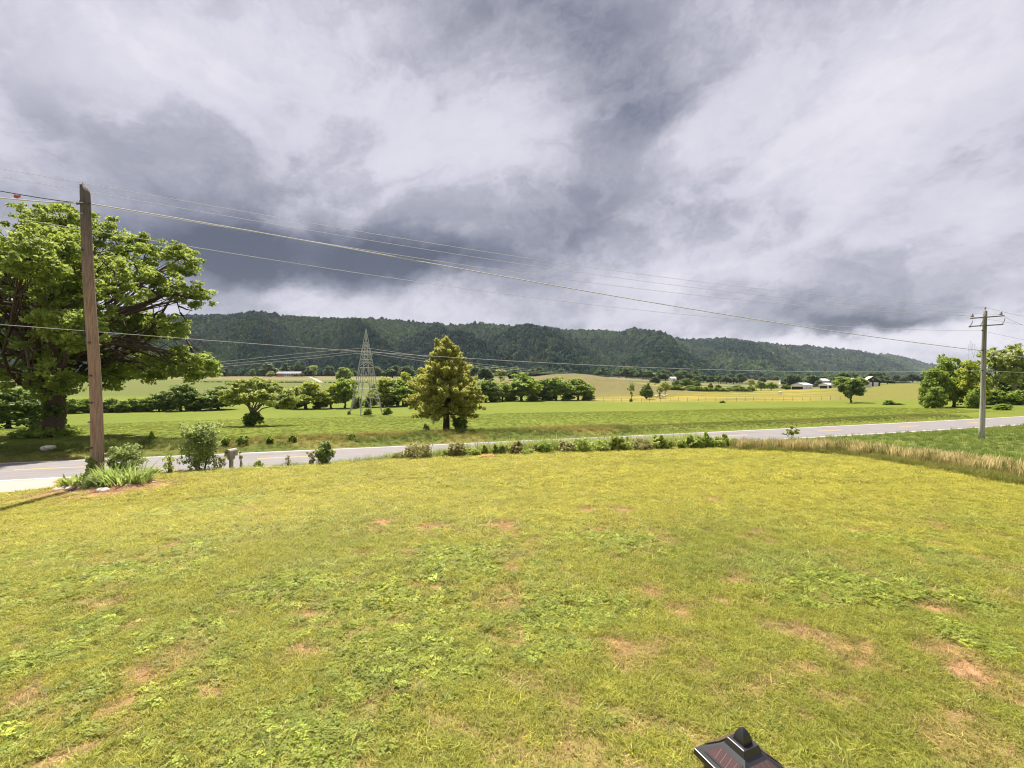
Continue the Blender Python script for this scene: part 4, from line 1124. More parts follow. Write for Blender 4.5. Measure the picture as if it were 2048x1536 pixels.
# ------------------------------------------------------------------ buildings of the valley
def gable_house(name, loc, rz, L, W, hw, hr, wall, roof, label, cat, doors=(), windows=(), over=.4, porch=None, chim=None, group=None):
    """long side along local x facing -y; the ridge runs along x"""
    r = empty(name, loc, rz, label, cat, group)
    mb = MB()
    x, y = L / 2, W / 2
    V = [(-x, -y, -.6), (x, -y, -.6), (x, y, -.6), (-x, y, -.6), (-x, -y, hw), (x, -y, hw), (x, y, hw), (-x, y, hw), (-x, 0, hw + hr - .05), (x, 0, hw + hr - .05)]
    mb.add(V, [(0, 1, 5, 4), (2, 3, 7, 6), (0, 4, 7, 3), (1, 2, 6, 5)], [(4, 8, 7), (5, 6, 9)])
    mb.obj('wall', M[wall], r)
    mb = MB(); k = hr / y
    for s in (-1, 1):
        e = y + over
        V = [(-x - over, s * e, hw - over * k + .03), (x + over, s * e, hw - over * k + .03), (x + over, 0, hw + hr + .03), (-x - over, 0, hw + hr + .03)]
        V += [(a, b, c + .16) for a, b, c in V]
        mb.add(V, [(0, 1, 2, 3)[::-s], (4, 5, 6, 7)[::s], (0, 1, 5, 4), (1, 2, 6, 5), (3, 0, 4, 7)])
    rf = mb.obj('roof', M[roof], r)
    if chim:
        cx, ch = chim
        MB().box((cx - .5, -.5, hw), (cx + .5, .5, hw + hr + ch)).obj('chimney', M['brick_wall' if wall == 'brick_wall' else 'white_wall'], rf)
    def opening(kind, side, u, z0, w, h, mt):
        d = .04
        if side == 'front': lo, hi = (u - w / 2, -y - d, z0), (u + w / 2, -y + .1, z0 + h)
        elif side == 'left': lo, hi = (-x - d, u - w / 2, z0), (-x + .1, u + w / 2, z0 + h)
        else: lo, hi = (x - .1, u - w / 2, z0), (x + d, u + w / 2, z0 + h)
        o = MB().box(lo, hi).obj(kind, M[mt], r)
        if kind == 'window':
            g = .1; f = MB()
            for a, b in (((0, 0), (1, .08)), ((0, .92), (1, 1)), ((0, .08), (.08, .92)), ((.92, .08), (1, .92)), ((.47, .08), (.53, .92))):
                if side == 'front': f.box((lo[0] + a[0] * w, lo[1] - .05, z0 + a[1] * h), (lo[0] + b[0] * w, lo[1], z0 + b[1] * h))
                else:
                    xs = lo[0] - .05 if side == 'left' else hi[0]
                    f.box((xs, lo[1] + a[0] * w, z0 + a[1] * h), (xs + .05, lo[1] + b[0] * w, z0 + b[1] * h))
            f.obj('frame', M['white_trim'], o)
        return o
    for a in doors: opening('door', *a)  # open bays are flat dark panels, their inner shade painted on the wall
    for a in windows: opening('window', *a)
    if porch:
        p0, p1, dep = porch
        pr = MB().box((p0, -y - dep, hw - .25), (p1, -y - .01, hw - .05)).box((p0 - .2, -y - dep - .2, -.5), (p1 + .2, -y - .01, .05)).obj('porch', M['white_trim'], r)
        for c in np.linspace(p0 + .15, p1 - .15, 4): MB().box((c - .14, -y - dep, .05), (c + .14, -y - dep + .28, hw - .25)).obj('column', M['white_trim'], pr)
    return r
def gpt(px, Y): return on(px, Y)
h1 = gable_house('brick_house', gpt(580, 480), math.radians(3), 24, 9, 3.0, 2.0, 'brick_wall', 'grey_roof', 'long low red brick house with grey roof and white porch below the wood', 'house',
            doors=[('front', .6, 0, 1.2, 2.2, 'dark_wood')], windows=[('front', u, .9, 1.8, 1.3, 'glass') for u in (-9, -5.5, 6, 9.5)] + [('front', -1.2, .4, 1.6, 2, 'glass'), ('front', 2.4, .4, 1.6, 2, 'glass')], porch=(-2.5, 3.4, 2.4), chim=(-8, .7))
gable_house('farm_barn', gpt(1604, 325), math.radians(32), 12.0, 8.5, 3.1, 1.5, 'white_wall', 'metal_roof', 'white metal barn with open dark gable bay beyond the yellow field', 'barn',
            doors=[('left', .2, 0, 7.4, 2.0, 'inside_shade')], windows=[('front', -2.5, 1.1, .9, .9, 'glass'), ('front', 2.5, 1.1, .9, .9, 'glass')])
gable_house('farm_shed', gpt(1657, 322), math.radians(20), 10.2, 7, 2.5, 1.2, 'white_wall', 'metal_roof', 'smaller white shed with dark open bays right of the white barn', 'shed',
            doors=[('front', -3.2, 0, 2.6, 1.9, 'inside_shade'), ('left', 0, 0, 5.5, 1.8, 'inside_shade')], windows=[('front', 1.5, .9, 1., .9, 'glass')])
gable_house('farm_barn', gpt(1640, 430), math.radians(6), 11.5, 9, 5.4, 1.8, 'metal_roof', 'metal_roof', 'grey metal barn roof behind the trees between white barn and shed', 'barn', doors=[('front', 0, 0, 3, 3, 'inside_shade')])
gable_house('farm_barn', gpt(1741, 290), math.radians(66), 9.5, 7.4, 3.7, 2.5, 'dark_wood', 'metal_roof', 'dark wooden barn with two white doors right of the lone tree', 'barn',
            doors=[('left', 1.7, 0, 2.4, 2.7, 'white_trim'), ('left', -1.6, 0, 2.4, 2.7, 'white_trim')], windows=[('left', 0, 4.0, .9, .9, 'inside_shade')])
gable_house('farm_barn', gpt(1706, 285), math.radians(8), 13, 8, 3.9, 2.0, 'white_wall', 'metal_roof', 'white roofed barn half hidden behind the lone dark tree', 'barn', doors=[('front', -3, 0, 3, 2.6, 'inside_shade')])
gable_house('farmhouse', gpt(1297, 560), math.radians(-18), 12, 7, 4.6, 2.4, 'white_wall', 'metal_roof', 'white two storey farmhouse above the brown hill', 'house', windows=[('front', u, z, 1.1, 1.5, 'glass') for u in (-4, 0, 4) for z in (.9, 3.0)], chim=(3, 1.6))
gable_house('farmhouse', gpt(1287, 565), math.radians(30), 6, 5, 3.6, 2, 'white_wall', 'metal_roof', 'small white outbuilding left of the white farmhouse', 'outbuilding', windows=[('front', 0, 1, 1, 1.2, 'glass')])
gable_house('farmhouse', gpt(1399, 555), math.radians(4), 14, 5, 2.6, 1.2, 'white_wall', 'metal_roof', 'long low white house on the green slope below the wood', 'house', windows=[('front', u, .9, 1.3, 1.1, 'glass') for u in (-5, -2, 4)], doors=[('front', 1, 0, 1, 2, 'dark_wood')])
gable_house('farmhouse', gpt(1416, 560), math.radians(-6), 13, 5, 2.5, 1.2, 'white_wall', 'metal_roof', 'low white house right of the long low white one', 'house', windows=[('front', u, .9, 1.3, 1.1, 'glass') for u in (-4, 3.5)], doors=[('front', 0, 0, 1, 2, 'dark_wood')])
gable_house('farmhouse', gpt(1345, 470), math.radians(15), 6, 5, 3.4, 1.4, 'white_wall', 'metal_roof', 'small white roofed shed among trees above the dark clump', 'shed', doors=[('front', 0, 0, 2, 2.2, 'inside_shade')])
gable_house('farmhouse', gpt(1566, 540), math.radians(-10), 7, 6, 3.6, 1.6, 'white_wall', 'metal_roof', 'small white house peeping over trees left behind the white barn', 'house', windows=[('front', u, z, 1, 1.2, 'glass') for u in (-2, 2) for z in (1,)])
gable_house('farmhouse', gpt(1584, 560), math.radians(4), 10, 6, 5.6, 1.4, 'white_wall', 'metal_roof', 'white roofed house right of the small white one behind the barn', 'house', windows=[('front', u, 4, 1.2, 1.2, 'glass') for u in (-3, 3)])
gable_house('farmhouse', gpt(1606, 500), math.radians(10), 6, 5, 4.6, 1.2, 'white_wall', 'metal_roof', 'small pale house above the white barn roof', 'house', windows=[('front', 0, 1, 1.2, 1.2, 'glass')])
# pale drive up to the brick house
mb = MB(); a, b = gpt(643, 345), gpt(618, 455)
pp = [a.lerp(b, s) for s in np.linspace(0, 1, 12)]
V = []
for p in pp:
    for s in (-1.7, 1.7): V.append((p.x + s, p.y, Tz(p.x + s, p.y) + .12))
tag(link('drive', np_mesh('drive', V, [(2 * k, 2 * k + 1, 2 * k + 3, 2 * k + 2) for k in range(11)], None, [M['concrete']], None, True)), kind='structure')
rng = np.random.default_rng(17)                                   # dark hedge along the bottom of that slope
hp = np.array([(lambda g: (g.x, g.y, g.z + .4))(gpt(px, 342)) for px in rng.uniform(380, 735, 190) if not 636 < px < 650])
tag(link('hedge', crown_mesh('hedge', M['leaf_dark'], rng, hp, rng.uniform(.5, 1.0, len(hp)), 22, .5)), 'dark hedge line crossing the slope below the brick house', 'hedge')

# white cattle under the hill
def cow(loc, rz, down, label):
    mb = MB()
    z0 = .62 if down else 1.05
    xs = np.linspace(-.95, .85, 9)
    mb.tube([(x, 0, z0 + .06 * math.sin(3 * x)) for x in xs], [.18, .34, .38, .38, .40, .40, .37, .33, .2], 10)
    mb.tube([(.75, 0, z0 + .08), (1.1, 0, z0 + (.35 if down else .1)), (1.3, 0, z0 + (.42 if down else -.1))], [.24, .18, .16], 8)
    mb.tube([(1.25, 0, z0 + (.44 if down else -.08)), (1.5, 0, z0 + (.36 if down else -.32)), (1.68, 0, z0 + (.28 if down else -.5))], [.16, .13, .09], 8)
    for s in (-1, 1):
        mb.tube([(1.28, s * .12, z0 + (.5 if down else .0)), (1.24, s * .3, z0 + (.52 if down else .02))], [.06, .03], 5)
        for x in (-.7, .6):
            if down: mb.tube([(x, s * .3, z0 - .2), (x + .25, s * .42, .2), (x + .55, s * .36, .1)], [.13, .1, .06], 6)
            else: mb.tube([(x, s * .2, z0 - .15), (x + .04, s * .21, .5), (x, s * .2, 0)], [.15, .085, .07], 6)
    mb.tube([(-.95, 0, z0 + .15), (-1.08, 0, z0 - .1), (-1.05, 0, z0 - .55)], [.05, .03, .05], 5)
    o = mb.obj('cow', M['cow_hide'], None, True, loc, (0, 0, rz))
    return tag(o, label, 'cow', 'white cattle under the brown hill')
for px, Y, rz, dn, lb in ((1303, 186, .2, False, 'white cow, leftmost of the herd beside the dark dense tree'), (1311, 187, 2.8, True, 'white cow lying second from the left of the herd'),
                          (1317, 183, .4, False, 'white cow nearest of the herd, in its middle'), (1321, 186, 3.4, False, 'white cow just right of the nearest one'), (1328, 188, .1, True, 'white cow lying at the right end of the herd'),
                          (1560, 230, .3, False, 'lone white cow far out in the yellow field')):
    cow(on(px, Y), rz, dn, lb)
# wire fence between meadow and yellow field
fc = empty('wire_fence', on(1420, 160), 0, 'thin post and wire fence between meadow and yellow field', 'fence')
fl = fc.location.copy(); tops = []
rng = np.random.default_rng(9)
for k, px in enumerate(np.arange(1186, 1690, 19.0)):
    g = on(px + rng.uniform(-3, 3), 160 + (px - 1186) * .002) - fl
    h = rng.uniform(1.15, 1.5); ln = rng.normal(0, .05)
    MB().tube([g - Vector((0, 0, .2)), g + Vector((ln, 0, h))], [.055, .045], 6).obj('post', M['post_wood'], fc); tops.append(g)
for q in (.4, .75, 1.1):
    MB().tube([t + Vector((0, -.08, q)) for t in tops], .008, 3).obj('fence_wire', M['wire'], fc)

# ------------------------------------------------------------------ mailbox
mbp = G(461, 941); mbp = Vector((mbp.x, mbp.y, mbp.z))
MX = P(462.5, 940, 23.6); MX.z = Tz(MX.x, MX.y)
mbx = empty('mailbox', MX, math.radians(-8), 'weathered grey mailbox on a square post beside the road', 'mailbox')
M['mailbox'] = plain('weathered_grey_plastic', (.34, .31, .28), .8, .2, .3, 5, .3)
hb = P(0, 897, 23.6).z - MX.z
zb = hb - .38
MB().box((-.07, -.07, -.1), (.07, .07, zb)).obj('post', M['mailbox'], mbx)
MB().box((-.10, -.10, -.05), (.10, .10, .22)).obj('sleeve', M['mailbox'], mbx)
MB().box((-.09, -.16, zb - .18), (.09, .16, zb)).obj('bracket', M['mailbox'], mbx)
prof = [(-.16, 0), (.16, 0), (.16, .22)] + [(.16 * math.cos(q), .22 + .15 * math.sin(q)) for q in np.linspace(0, math.pi, 9)[1:-1]] + [(-.16, .22)]
def loft(prof, y0, y1, z, s0=1., s1=1.):
    n = len(prof)
    V = [(x * s0, y0, z + h * s0) for x, h in prof] + [(x * s1, y1, z + h * s1) for x, h in prof]
    mb = MB(); mb.add(V, [(k, (k + 1) % n, n + (k + 1) % n, n + k) for k in range(n)])
    for o, yy, s in ((0, y0, s0), (n, y1, s1)):
        mb.add([(0, yy, z + .15 * s)]); c = mb.n - 1
        mb.T.append(np.array([(o + k, o + (k + 1) % n, c) for k in range(n)]))
    return mb
loft(prof, -.27, .27, zb).obj('box', M['mailbox'], mbx)
dr_ = loft(prof, -.285, -.272, zb + .01, .93, .93).obj('door', M['mailbox'], mbx)
MB().box((-.06, -.30, zb + .19), (.06, -.286, zb + .25)).obj('handle', M['iron'], dr_)
MB().box((.161, -.05, zb + .12), (.175, .12, zb + .17)).obj('flag', M['red_clay'], mbx)

# ------------------------------------------------------------------ the solar lamp on the deck post in front
M['cap_black'] = plain('black_cap_plastic', (.022, .022, .026), .32, .5, .12, 9)
def solar_mat():
    m, t, b = mat('solar_cells', .12, .6)
    co = t.node('ShaderNodeTexCoord').outputs['Object']
    t.l.new(t.mix(t.noise(co, 60, 3, .6), (.060, .034, .034), (.095, .055, .052)), b.inputs['Base Color'])
    return m
M['solar'] = solar_mat()
M['silver'] = plain('silver_trace', (.22, .16, .15), .5, .4, .05, 5)
hz0 = .85
Lc, Bc = np.array([(1386 - CX) / FP, 1.]) * (hz0 / ((1495 - HY) / FP)), np.array([(1477 - CX) / FP, 1.]) * (hz0 / ((1457 - HY) / FP))
e1 = Bc - Lc; S = float(np.linalg.norm(e1)); e1 /= S; e2 = np.array([e1[1], -e1[0]])
cc = Lc + e1 * S / 2 + e2 * S / 2
post = empty('deck_post', (cc[0], cc[1], CAMZ - hz0), math.atan2(e1[1], e1[0]), 'black deck post topped by a pyramid solar lamp cap', 'post')
hs = S / 2
mb = MB(); mb.box((-.046, -.046, -1.9), (.046, .046, -.052)); mb.obj('shaft', M['cap_black'], post)
mb = MB(); mb.box((-.056, -.056, -.05), (.056, .056, -.016)); mb.obj('lamp_body', M['cap_black'], post)
def frustum(a, z0, b, z1, mtl, name, par, bev=.0):
    V = [(-a, -a, z0), (a, -a, z0), (a, a, z0), (-a, a, z0), (-b, -b, z1), (b, -b, z1), (b, b, z1), (-b, b, z1)]
    mb = MB().add(V, [(0, 3, 2, 1), (4, 5, 6, 7), (0, 1, 5, 4), (1, 2, 6, 5), (2, 3, 7, 6), (3, 0, 4, 7)])
    o = mb.obj(name, mtl, par)
    if bev:
        md = o.modifiers.new('bevel', 'BEVEL'); md.width = bev; md.segments = 2
    return o
PH = .036
cap = frustum(hs, -.014, hs * .985, .0, M['cap_black'], 'cap', post, .002)
frustum(hs * .97, .0005, hs * .30, PH, M['cap_black'], 'cap_slope', cap, .0012)
frustum(hs * .38, PH - .006, hs * .31, PH + .010, M['cap_black'], 'plinth', cap, .0012)
mb = MB(); prof = [(.19, 0), (.172, .28), (.138, .54), (.092, .77), (.044, .92), (.003, 1.)]
V = []
for r_, z in prof:
    for sx, sy in ((-1, -1), (1, -1), (1, 1), (-1, 1)): V.append((sx * r_ * hs, sy * r_ * hs, PH + .0105 + z * .031))
Q = [(4 * k + q, 4 * k + (q + 1) % 4, 4 * k + 4 + (q + 1) % 4, 4 * k + 4 + q) for k in range(len(prof) - 1) for q in range(4)]
mb.add(V, Q); mb.obj('finial', M['cap_black'], cap)
sl = math.atan2(PH, hs * .67)
for k in range(4):
    Rz = Matrix.Rotation(k * math.pi / 2, 4, 'Z')
    # local frame of the sloping face towards -y
    F_ = Rz @ Matrix.Translation((0, -hs * .97, .0005)) @ Matrix.Rotation(sl, 4, 'X')
    w0, w1, l0, l1 = hs * .62, hs * .38, hs * .17, hs * .55
    fr = MB().add([F_ @ Vector(v) for v in ((-w0 - .003, l0 - .003, .0008), (w0 + .003, l0 - .003, .0008), (w1 + .003, l1 + .003, .0008), (-w1 - .003, l1 + .003, .0008), (-w0 - .003, l0 - .003, .0016), (w0 + .003, l0 - .003, .0016), (w1 + .003, l1 + .003, .0016), (-w1 - .003, l1 + .003, .0016))],
                  [(4, 5, 6, 7), (0, 1, 5, 4), (1, 2, 6, 5), (2, 3, 7, 6), (3, 0, 4, 7)])
    pn = MB().add([F_ @ Vector(v) for v in ((-w0, l0, .0022), (w0, l0, .0022), (w1, l1, .0022), (-w1, l1, .0022), (-w0, l0, .0016), (w0, l0, .0016), (w1, l1, .0016), (-w1, l1, .0016))],
                  [(0, 1, 2, 3), (0, 4, 5, 1), (1, 5, 6, 2), (2, 6, 7, 3), (3, 7, 4, 0)]).obj('solar_panel', M['solar'], post)
    fr.obj('panel_frame', M['cap_black'], pn)
    tr_ = MB()
    for q in (-.6, -.2, .2, .6):
        tr_.box((q * w1 * 1.25 - .0003, l0 + .001, .0023), (q * w1 * 1.25 + .0003, l1 - .001, .0026), F_)
    tr_.obj('cell_trace', M['silver'], pn)

# ------------------------------------------------------------------ flower bed and roadside plants
BED = [G(118, 981), G(160, 988), G(235, 985), G(300, 972), G(318, 962), G(250, 950), G(180, 950), G(135, 965)]
BEDP = np.array([(v.x, v.y) for v in BED])
bc = BEDP.mean(0)
V = [(bc[0], bc[1], Tz(*bc) + .10)]
nb_ = 40
ring = np.array([BEDP[int(k)] * (1 - (k - int(k))) + BEDP[(int(k) + 1) % len(BEDP)] * (k - int(k)) for k in np.arange(0, len(BEDP), len(BEDP) / nb_)])
for q, hh in ((.5, .09), (.85, .05), (1.0, -.03)):
    for p in bc + (ring - bc) * q: V.append((p[0], p[1], Tz(p[0], p[1]) + hh + .015))
Tt = [(0, 1 + k, 1 + (k + 1) % nb_) for k in range(nb_)]
Qq = [(1 + r_ * nb_ + k, 1 + (r_ + 1) * nb_ + k, 1 + (r_ + 1) * nb_ + (k + 1) % nb_, 1 + r_ * nb_ + (k + 1) % nb_) for r_ in range(2) for k in range(nb_)]
tag(link('flower_bed', np_mesh('flower_bed', V, Qq, Tt, [M['soil']], None, True)), kind='structure')
SV, SF = ico(3)
def rock(px, py, wpx, seed, label):
    g = G(px, py); w = wpx / FP * g.y * .5; rng = np.random.default_rng(seed)
    V = SV * (.72 + .55 * vn3(SV, 1.3, seed * 3.1)[:, None])
    V = np.sign(V) * np.abs(V) ** .8 * np.array([1, rng.uniform(.6, .9), rng.uniform(.38, .6)]) * w
    o = link('stone', np_mesh('stone', V, None, SF, [M['stone']], None, False), None, (g.x, g.y, g.z + w * .16), (rng.normal(0, .15), rng.normal(0, .15), rng.uniform(0, 6)))
    return tag(o, label, 'stone', 'stones edging the flower bed')
for k, (px, py, w, lb) in enumerate(((116, 981, 16, 'flat pale stone at the driveway corner of the flower bed'), (129, 977, 14, 'upright pale stone under the small spiky plant'), (141, 980, 18, 'big pale stone right of the small spiky plant'),
                                     (152, 976, 12, 'pale stone tucked under the broad leaved plant'), (166, 979, 18, 'wide flat stone below the broad leaved plant'), (185, 979, 16, 'angular pale stone below the weathered pole'),
                                     (206, 983, 24, 'largest flat stone at the front of the flower bed'), (176, 985, 9, 'small stone lying out in front of the bed'), (222, 977, 9, 'small pale stone right of the largest flat one'),
                                     (237, 975, 11, 'pale stone below the sword leaf clump'), (255, 974, 15, 'flat stone at the right front of the bed'), (272, 972, 8, 'small stone near the right tip of the bed'), (308, 966, 9, 'lone stone at the right tip of the bed'))):
    rock(px, py, w, 40 + k, lb)
rock_o = rock(96, 907, 24, 71, 'long flat pale stone lying in the shaded bank under the shade tree'); rock_o['group'] = 'stones by the road'; rock_o.location = P(96, 907, 30.6); rock_o.location.z = Tz(rock_o.location.x, 30.6) + .12
mc = MB(); g = G(972, 914)
mc.box((-.42, -.3, 0), (.42, .3, .05)).box((-.30, -.2, .05), (.30, .2, .08))
tag(mc.obj('valve_cover', M['red_clay'], None, False, (g.x, g.y, g.z + .02), (0, 0, .3)), 'flat rusty cover lying at the lawn edge among the weeds', 'cover')

def sword_clump(name, loc, n, L, w, r, mtl, seed, label, cat, droop=.5):
    """long arching sword leaves fanning from the ground"""
    rng = np.random.default_rng(seed); root = empty(name, loc, 0, label, cat)
    Vv, Qv, ti = [], [], []; k0 = 0
    for k in range(n):
        a = rng.uniform(0, 6.28); q = r * rng.random() ** .6
        b = np.array([math.cos(a) * q, math.sin(a) * q, 0]); az = a + rng.normal(0, .7)
        d = np.array([math.cos(az), math.sin(az), 0]); l = L * rng.uniform(.55, 1.1); lean = rng.uniform(.15, .7); dr_ = droop * rng.random()
        side = np.array([-d[1], d[0], 0]) * w * .5; tn = np.clip(rng.normal(.5, .25), 0, 1)
        for s in np.linspace(0, 1, 6):
            c = b + d * l * (lean * s + .25 * dr_ * s * s) + np.array([0, 0, l * (s * (1 - .35 * lean) - dr_ * .55 * s ** 3)])
            ww = (1 - s ** 2.2) * .96 + .04
            Vv += [c - side * ww, c + side * ww + np.array([0, 0, .004])]; ti += [tn * .7 + .3 * s] * 2
        Qv += [(k0 + 2 * i, k0 + 2 * i + 1, k0 + 2 * i + 3, k0 + 2 * i + 2) for i in range(5)]; k0 += 12
    link('leaf_blade', np_mesh('leaf_blade', Vv, Qv, None, [M[mtl]], {'tint': ('FLOAT', ti)}), root)
    return root
def gl(px, Y, lift=0.): v = on(px, Y); v.z += lift; return v
sword_clump('iris_clump', gl(246, 18.3, .05), 230, 1.1, .06, .9, 'leaf_sword', 51, 'broad clump of arching sword leaves in front of the weathered pole', 'plant', 1.1)
sword_clump('iris_clump', gl(218, 18.6, .05), 70, 1.0, .055, .35, 'leaf_sword', 52, 'smaller upright sword leaf clump close to the pole foot', 'plant', .3)
sword_clump('broadleaf_plant', gl(158, 18.6, .05), 46, .62, .13, .42, 'leaf_sword', 53, 'bright broad leaved plant left of the pole in the bed', 'plant', .5)
sword_clump('broadleaf_plant', gl(182, 18.9, .05), 26, .6, .12, .25, 'leaf_sword', 56, 'small broad leaved plant at the left foot of the pole', 'plant', .4)
sword_clump('spiky_plant', gl(126, 18.4, .02), 9, .48, .09, .06, 'leaf_sword', 54, 'small spiky plant at the left end of the bed', 'plant', .1)
sword_clump('grass_clump', gl(283, 18.2, .02), 70, .6, .016, .18, 'leaf_sword', 55, 'fine leaved grass clump at the right end of the bed', 'plant', .9)
shrub('flowering_shrub', gl(248, 19.9), 1.35, 1.4, M['leaf_shrub'], 61, 'leafy pale green shrub behind the sword leaves right of the pole', 'shrub', n=44, per=26, leaf=.095, spiky=.5, taper=.15, flat=.5)
rng = np.random.default_rng(62)
zz = rng.uniform(0, 1.15, 70); th = rng.uniform(2.2, 5.2, 70)
ivy = empty('ivy', LP, 0, 'ivy climbing the left side of the weathered pole foot', 'ivy')
link('foliage', crown_mesh('foliage', M['leaf_shrub'], rng, np.c_[np.cos(th) * .26 - .03, np.sin(th) * .26, zz], rng.uniform(.05, .13, 70), 16, .085), ivy)
mb = MB()
for q in (2.6, 3.4, 4.2): mb.tube([(math.cos(q + .2 * math.sin(3 * z)) * .25, math.sin(q + .2 * math.sin(3 * z)) * .25, z) for z in np.linspace(-.05, 1.1, 8)], .012, 5)
mb.obj('stem', M['bark'], ivy)
shrub('ground_cover_plant', gl(205, 18.1), .34, 1.5, M['leaf_shrub'], 63, 'low leafy ground cover along the front of the bed', 'plant', n=46, per=26, leaf=.07, taper=0., stems=3)
def hgt(px, Y, row): return CAMZ - (row - HY) / FP * Y - on(px, Y).z
def px_shrub(name, px, Y, top, wpx, lm, seed, label, **kw):
    return shrub(name, on(px, Y), hgt(px, Y, top), wpx / FP * Y, M[lm], seed, label, **kw)
px_shrub('bush', 402, 22.6, 851, 72, 'leaf_shrub', 64, 'tall rounded glossy bush left of the mailbox', n=130, per=26, leaf=.085, taper=.25, spiky=.2, shell=.2)
px_shrub('bush', 650, 24.0, 882, 36, 'leaf_shrub', 65, 'small conical dense bush alone at the lawn edge right of the mailbox', n=70, per=40, leaf=.075, taper=.65)
px_shrub('weed', 623, 24.0, 905, 18, 'leaf_brown', 66, 'thin brownish weed left of the small conical bush', cat='weed', n=14, per=16, leaf=.06, stems=9, spiky=.6)
px_shrub('weed', 338, 21.0, 915, 26, 'leaf_weed', 67, 'wispy tall weed between the flower bed and the tall rounded bush', cat='weed', n=14, per=14, leaf=.06, stems=12, spiky=.7)
px_shrub('weed', 310, 21.0, 938, 18, 'leaf_weed', 68, 'low weed at the road edge right of the flower bed', cat='weed', n=12, per=16, leaf=.07)
px_shrub('weed', 440, 22.8, 915, 26, 'leaf_brown', 69, 'straggly stems between the tall rounded bush and the mailbox', cat='weed', n=20, per=10, leaf=.06, stems=14, spiky=.5)
px_shrub('weed', 482, 23.4, 905, 10, 'leaf_brown', 70, 'single thin weed stalk just right of the mailbox', cat='weed', n=6, per=10, leaf=.06, stems=4, spiky=.9)
px_shrub('weed', 517, 23.4, 920, 22, 'leaf_weed', 71, 'low leafy weed at the lawn edge right of the mailbox', cat='weed', n=16, per=18, leaf=.07, taper=.6)
px_shrub('weed', 575, 23.8, 912, 14, 'leaf_brown', 72, 'dry grass stalks before the road, left of the brownish weed', cat='weed', n=8, per=8, leaf=.05, stems=10, spiky=.8)
for k, a in enumerate([  # px, distance, top, width, leaf, label, spires, cat
    (838, 25.2, 889, 58, 'leaf_brown', 'wide olive brown twiggy bush at the lawn edge, first right of the small conical bush', .3),
    (800, 25.0, 906, 30, 'leaf_brown', 'low olive weed at the left foot of the wide olive brown bush', 0),
    (915, 25.4, 886, 36, 'leaf_brown', 'thin twiggy weed right of the wide olive brown bush', .7),
    (893, 25.2, 902, 20, 'leaf_weed', 'bright low weed between the olive brown bush and the twiggy weed', 0),
    (945, 25.6, 899, 34, 'leaf_weed', 'bright leafy weed left of the rusty cover', 0),
    (968, 26.0, 891, 16, 'leaf_weed', 'upright pale weed behind the rusty cover', .5),
    (990, 26.0, 889, 12, 'leaf_weed', 'thin upright weed right of the rusty cover', .8),
    (1003, 26.0, 891, 16, 'leaf_shrub', 'bluish upright weed second right of the rusty cover', .4),
    (1032, 26.2, 885, 30, 'leaf_brown', 'brown seeding weed among green leaves in the middle of the strip', .6),
    (1052, 26.2, 902, 40, 'leaf_weed', 'low bright leafy patch right of the brown seeding weed', 0),
    (1088, 26.6, 884, 40, 'leaf_hedge', 'round green bush in the middle of the weed strip', .15),
    (1072, 26.6, 888, 18, 'leaf_brown', 'brown stalks at the left of the round green bush', .6),
    (1132, 27.0, 884, 34, 'leaf_brown', 'hazy brown green weed right of the round green bush', .3),
    (1162, 27.0, 880, 46, 'leaf_weed', 'big light green leafy weed, second right of the round green bush', .1),
    (1198, 27.4, 885, 44, 'leaf_weed', 'bright low bushy weed before the first spire weed', 0),
    (1226, 27.6, 872, 20, 'leaf_weed', 'green spire weed standing alone above the bushy weeds', 1.4),
    (1212, 27.6, 881, 24, 'leaf_weed', 'leafy weed left of the lone spire', .1),
    (1244, 27.8, 876, 26, 'leaf_weed', 'leafy weed with a thin tip right of the lone spire', .4),
    (1280, 28.2, 878, 50, 'leaf_brown', 'brownish hazy bushy weed in the weed strip', .3),
    (1262, 28.2, 888, 36, 'leaf_weed', 'bright weed at the left foot of the brownish hazy one', 0),
    (1308, 28.6, 882, 30, 'leaf_weed', 'short weed right of the brownish hazy one', .5),
    (1322, 28.8, 869, 26, 'leaf_weed', 'tall spire weed left of the gap where the road shows', 1.3),
    (1335, 28.8, 880, 24, 'leaf_weed', 'leafy weed at the edge of the gap where the road shows', 0),
    (1362, 29.0, 880, 24, 'leaf_weed', 'short spire weed right of the gap where the road shows', 1.0),
    (1382, 29.4, 871, 30, 'leaf_weed', 'first of the tall dense spire weeds right of the gap', 1.3),
    (1396, 29.4, 872, 28, 'leaf_weed', 'second of the tall dense spire weeds right of the gap', 1.3),
    (1412, 29.6, 865, 32, 'leaf_hedge', 'tallest dark spire weed of the strip', 1.2),
    (1432, 29.8, 876, 36, 'leaf_weed', 'bushy weed right of the tallest dark spire', .2),
    (1447, 30.0, 869, 28, 'leaf_weed', 'last spire weed, with brown leaves at its foot', 1.3),
    (1466, 30.2, 880, 40, 'leaf_weed', 'pale leafy weed right of the last spire', .2),
    (1496, 30.4, 884, 44, 'leaf_weed', 'yellow green bushy weed before the tan grass begins', .2),
    (1530, 30.2, 886, 46, 'leaf_weed', 'yellow green bushy weed mixed with tan grass', .2),
    (1562, 29.8, 890, 44, 'leaf_weed', 'last bushy weed, beside the small sapling', .1)]):
    px, Y, top, w, lm, lb, sp = a
    root = px_shrub('weed', px, Y, top + (5 if sp > 1 else 0), w, lm, 200 + k, lb, cat='weed', n=int(14 + w * .7), per=24, leaf=.085, spiky=sp * .25 if sp <= 1 else .0, taper=.2, stems=8)
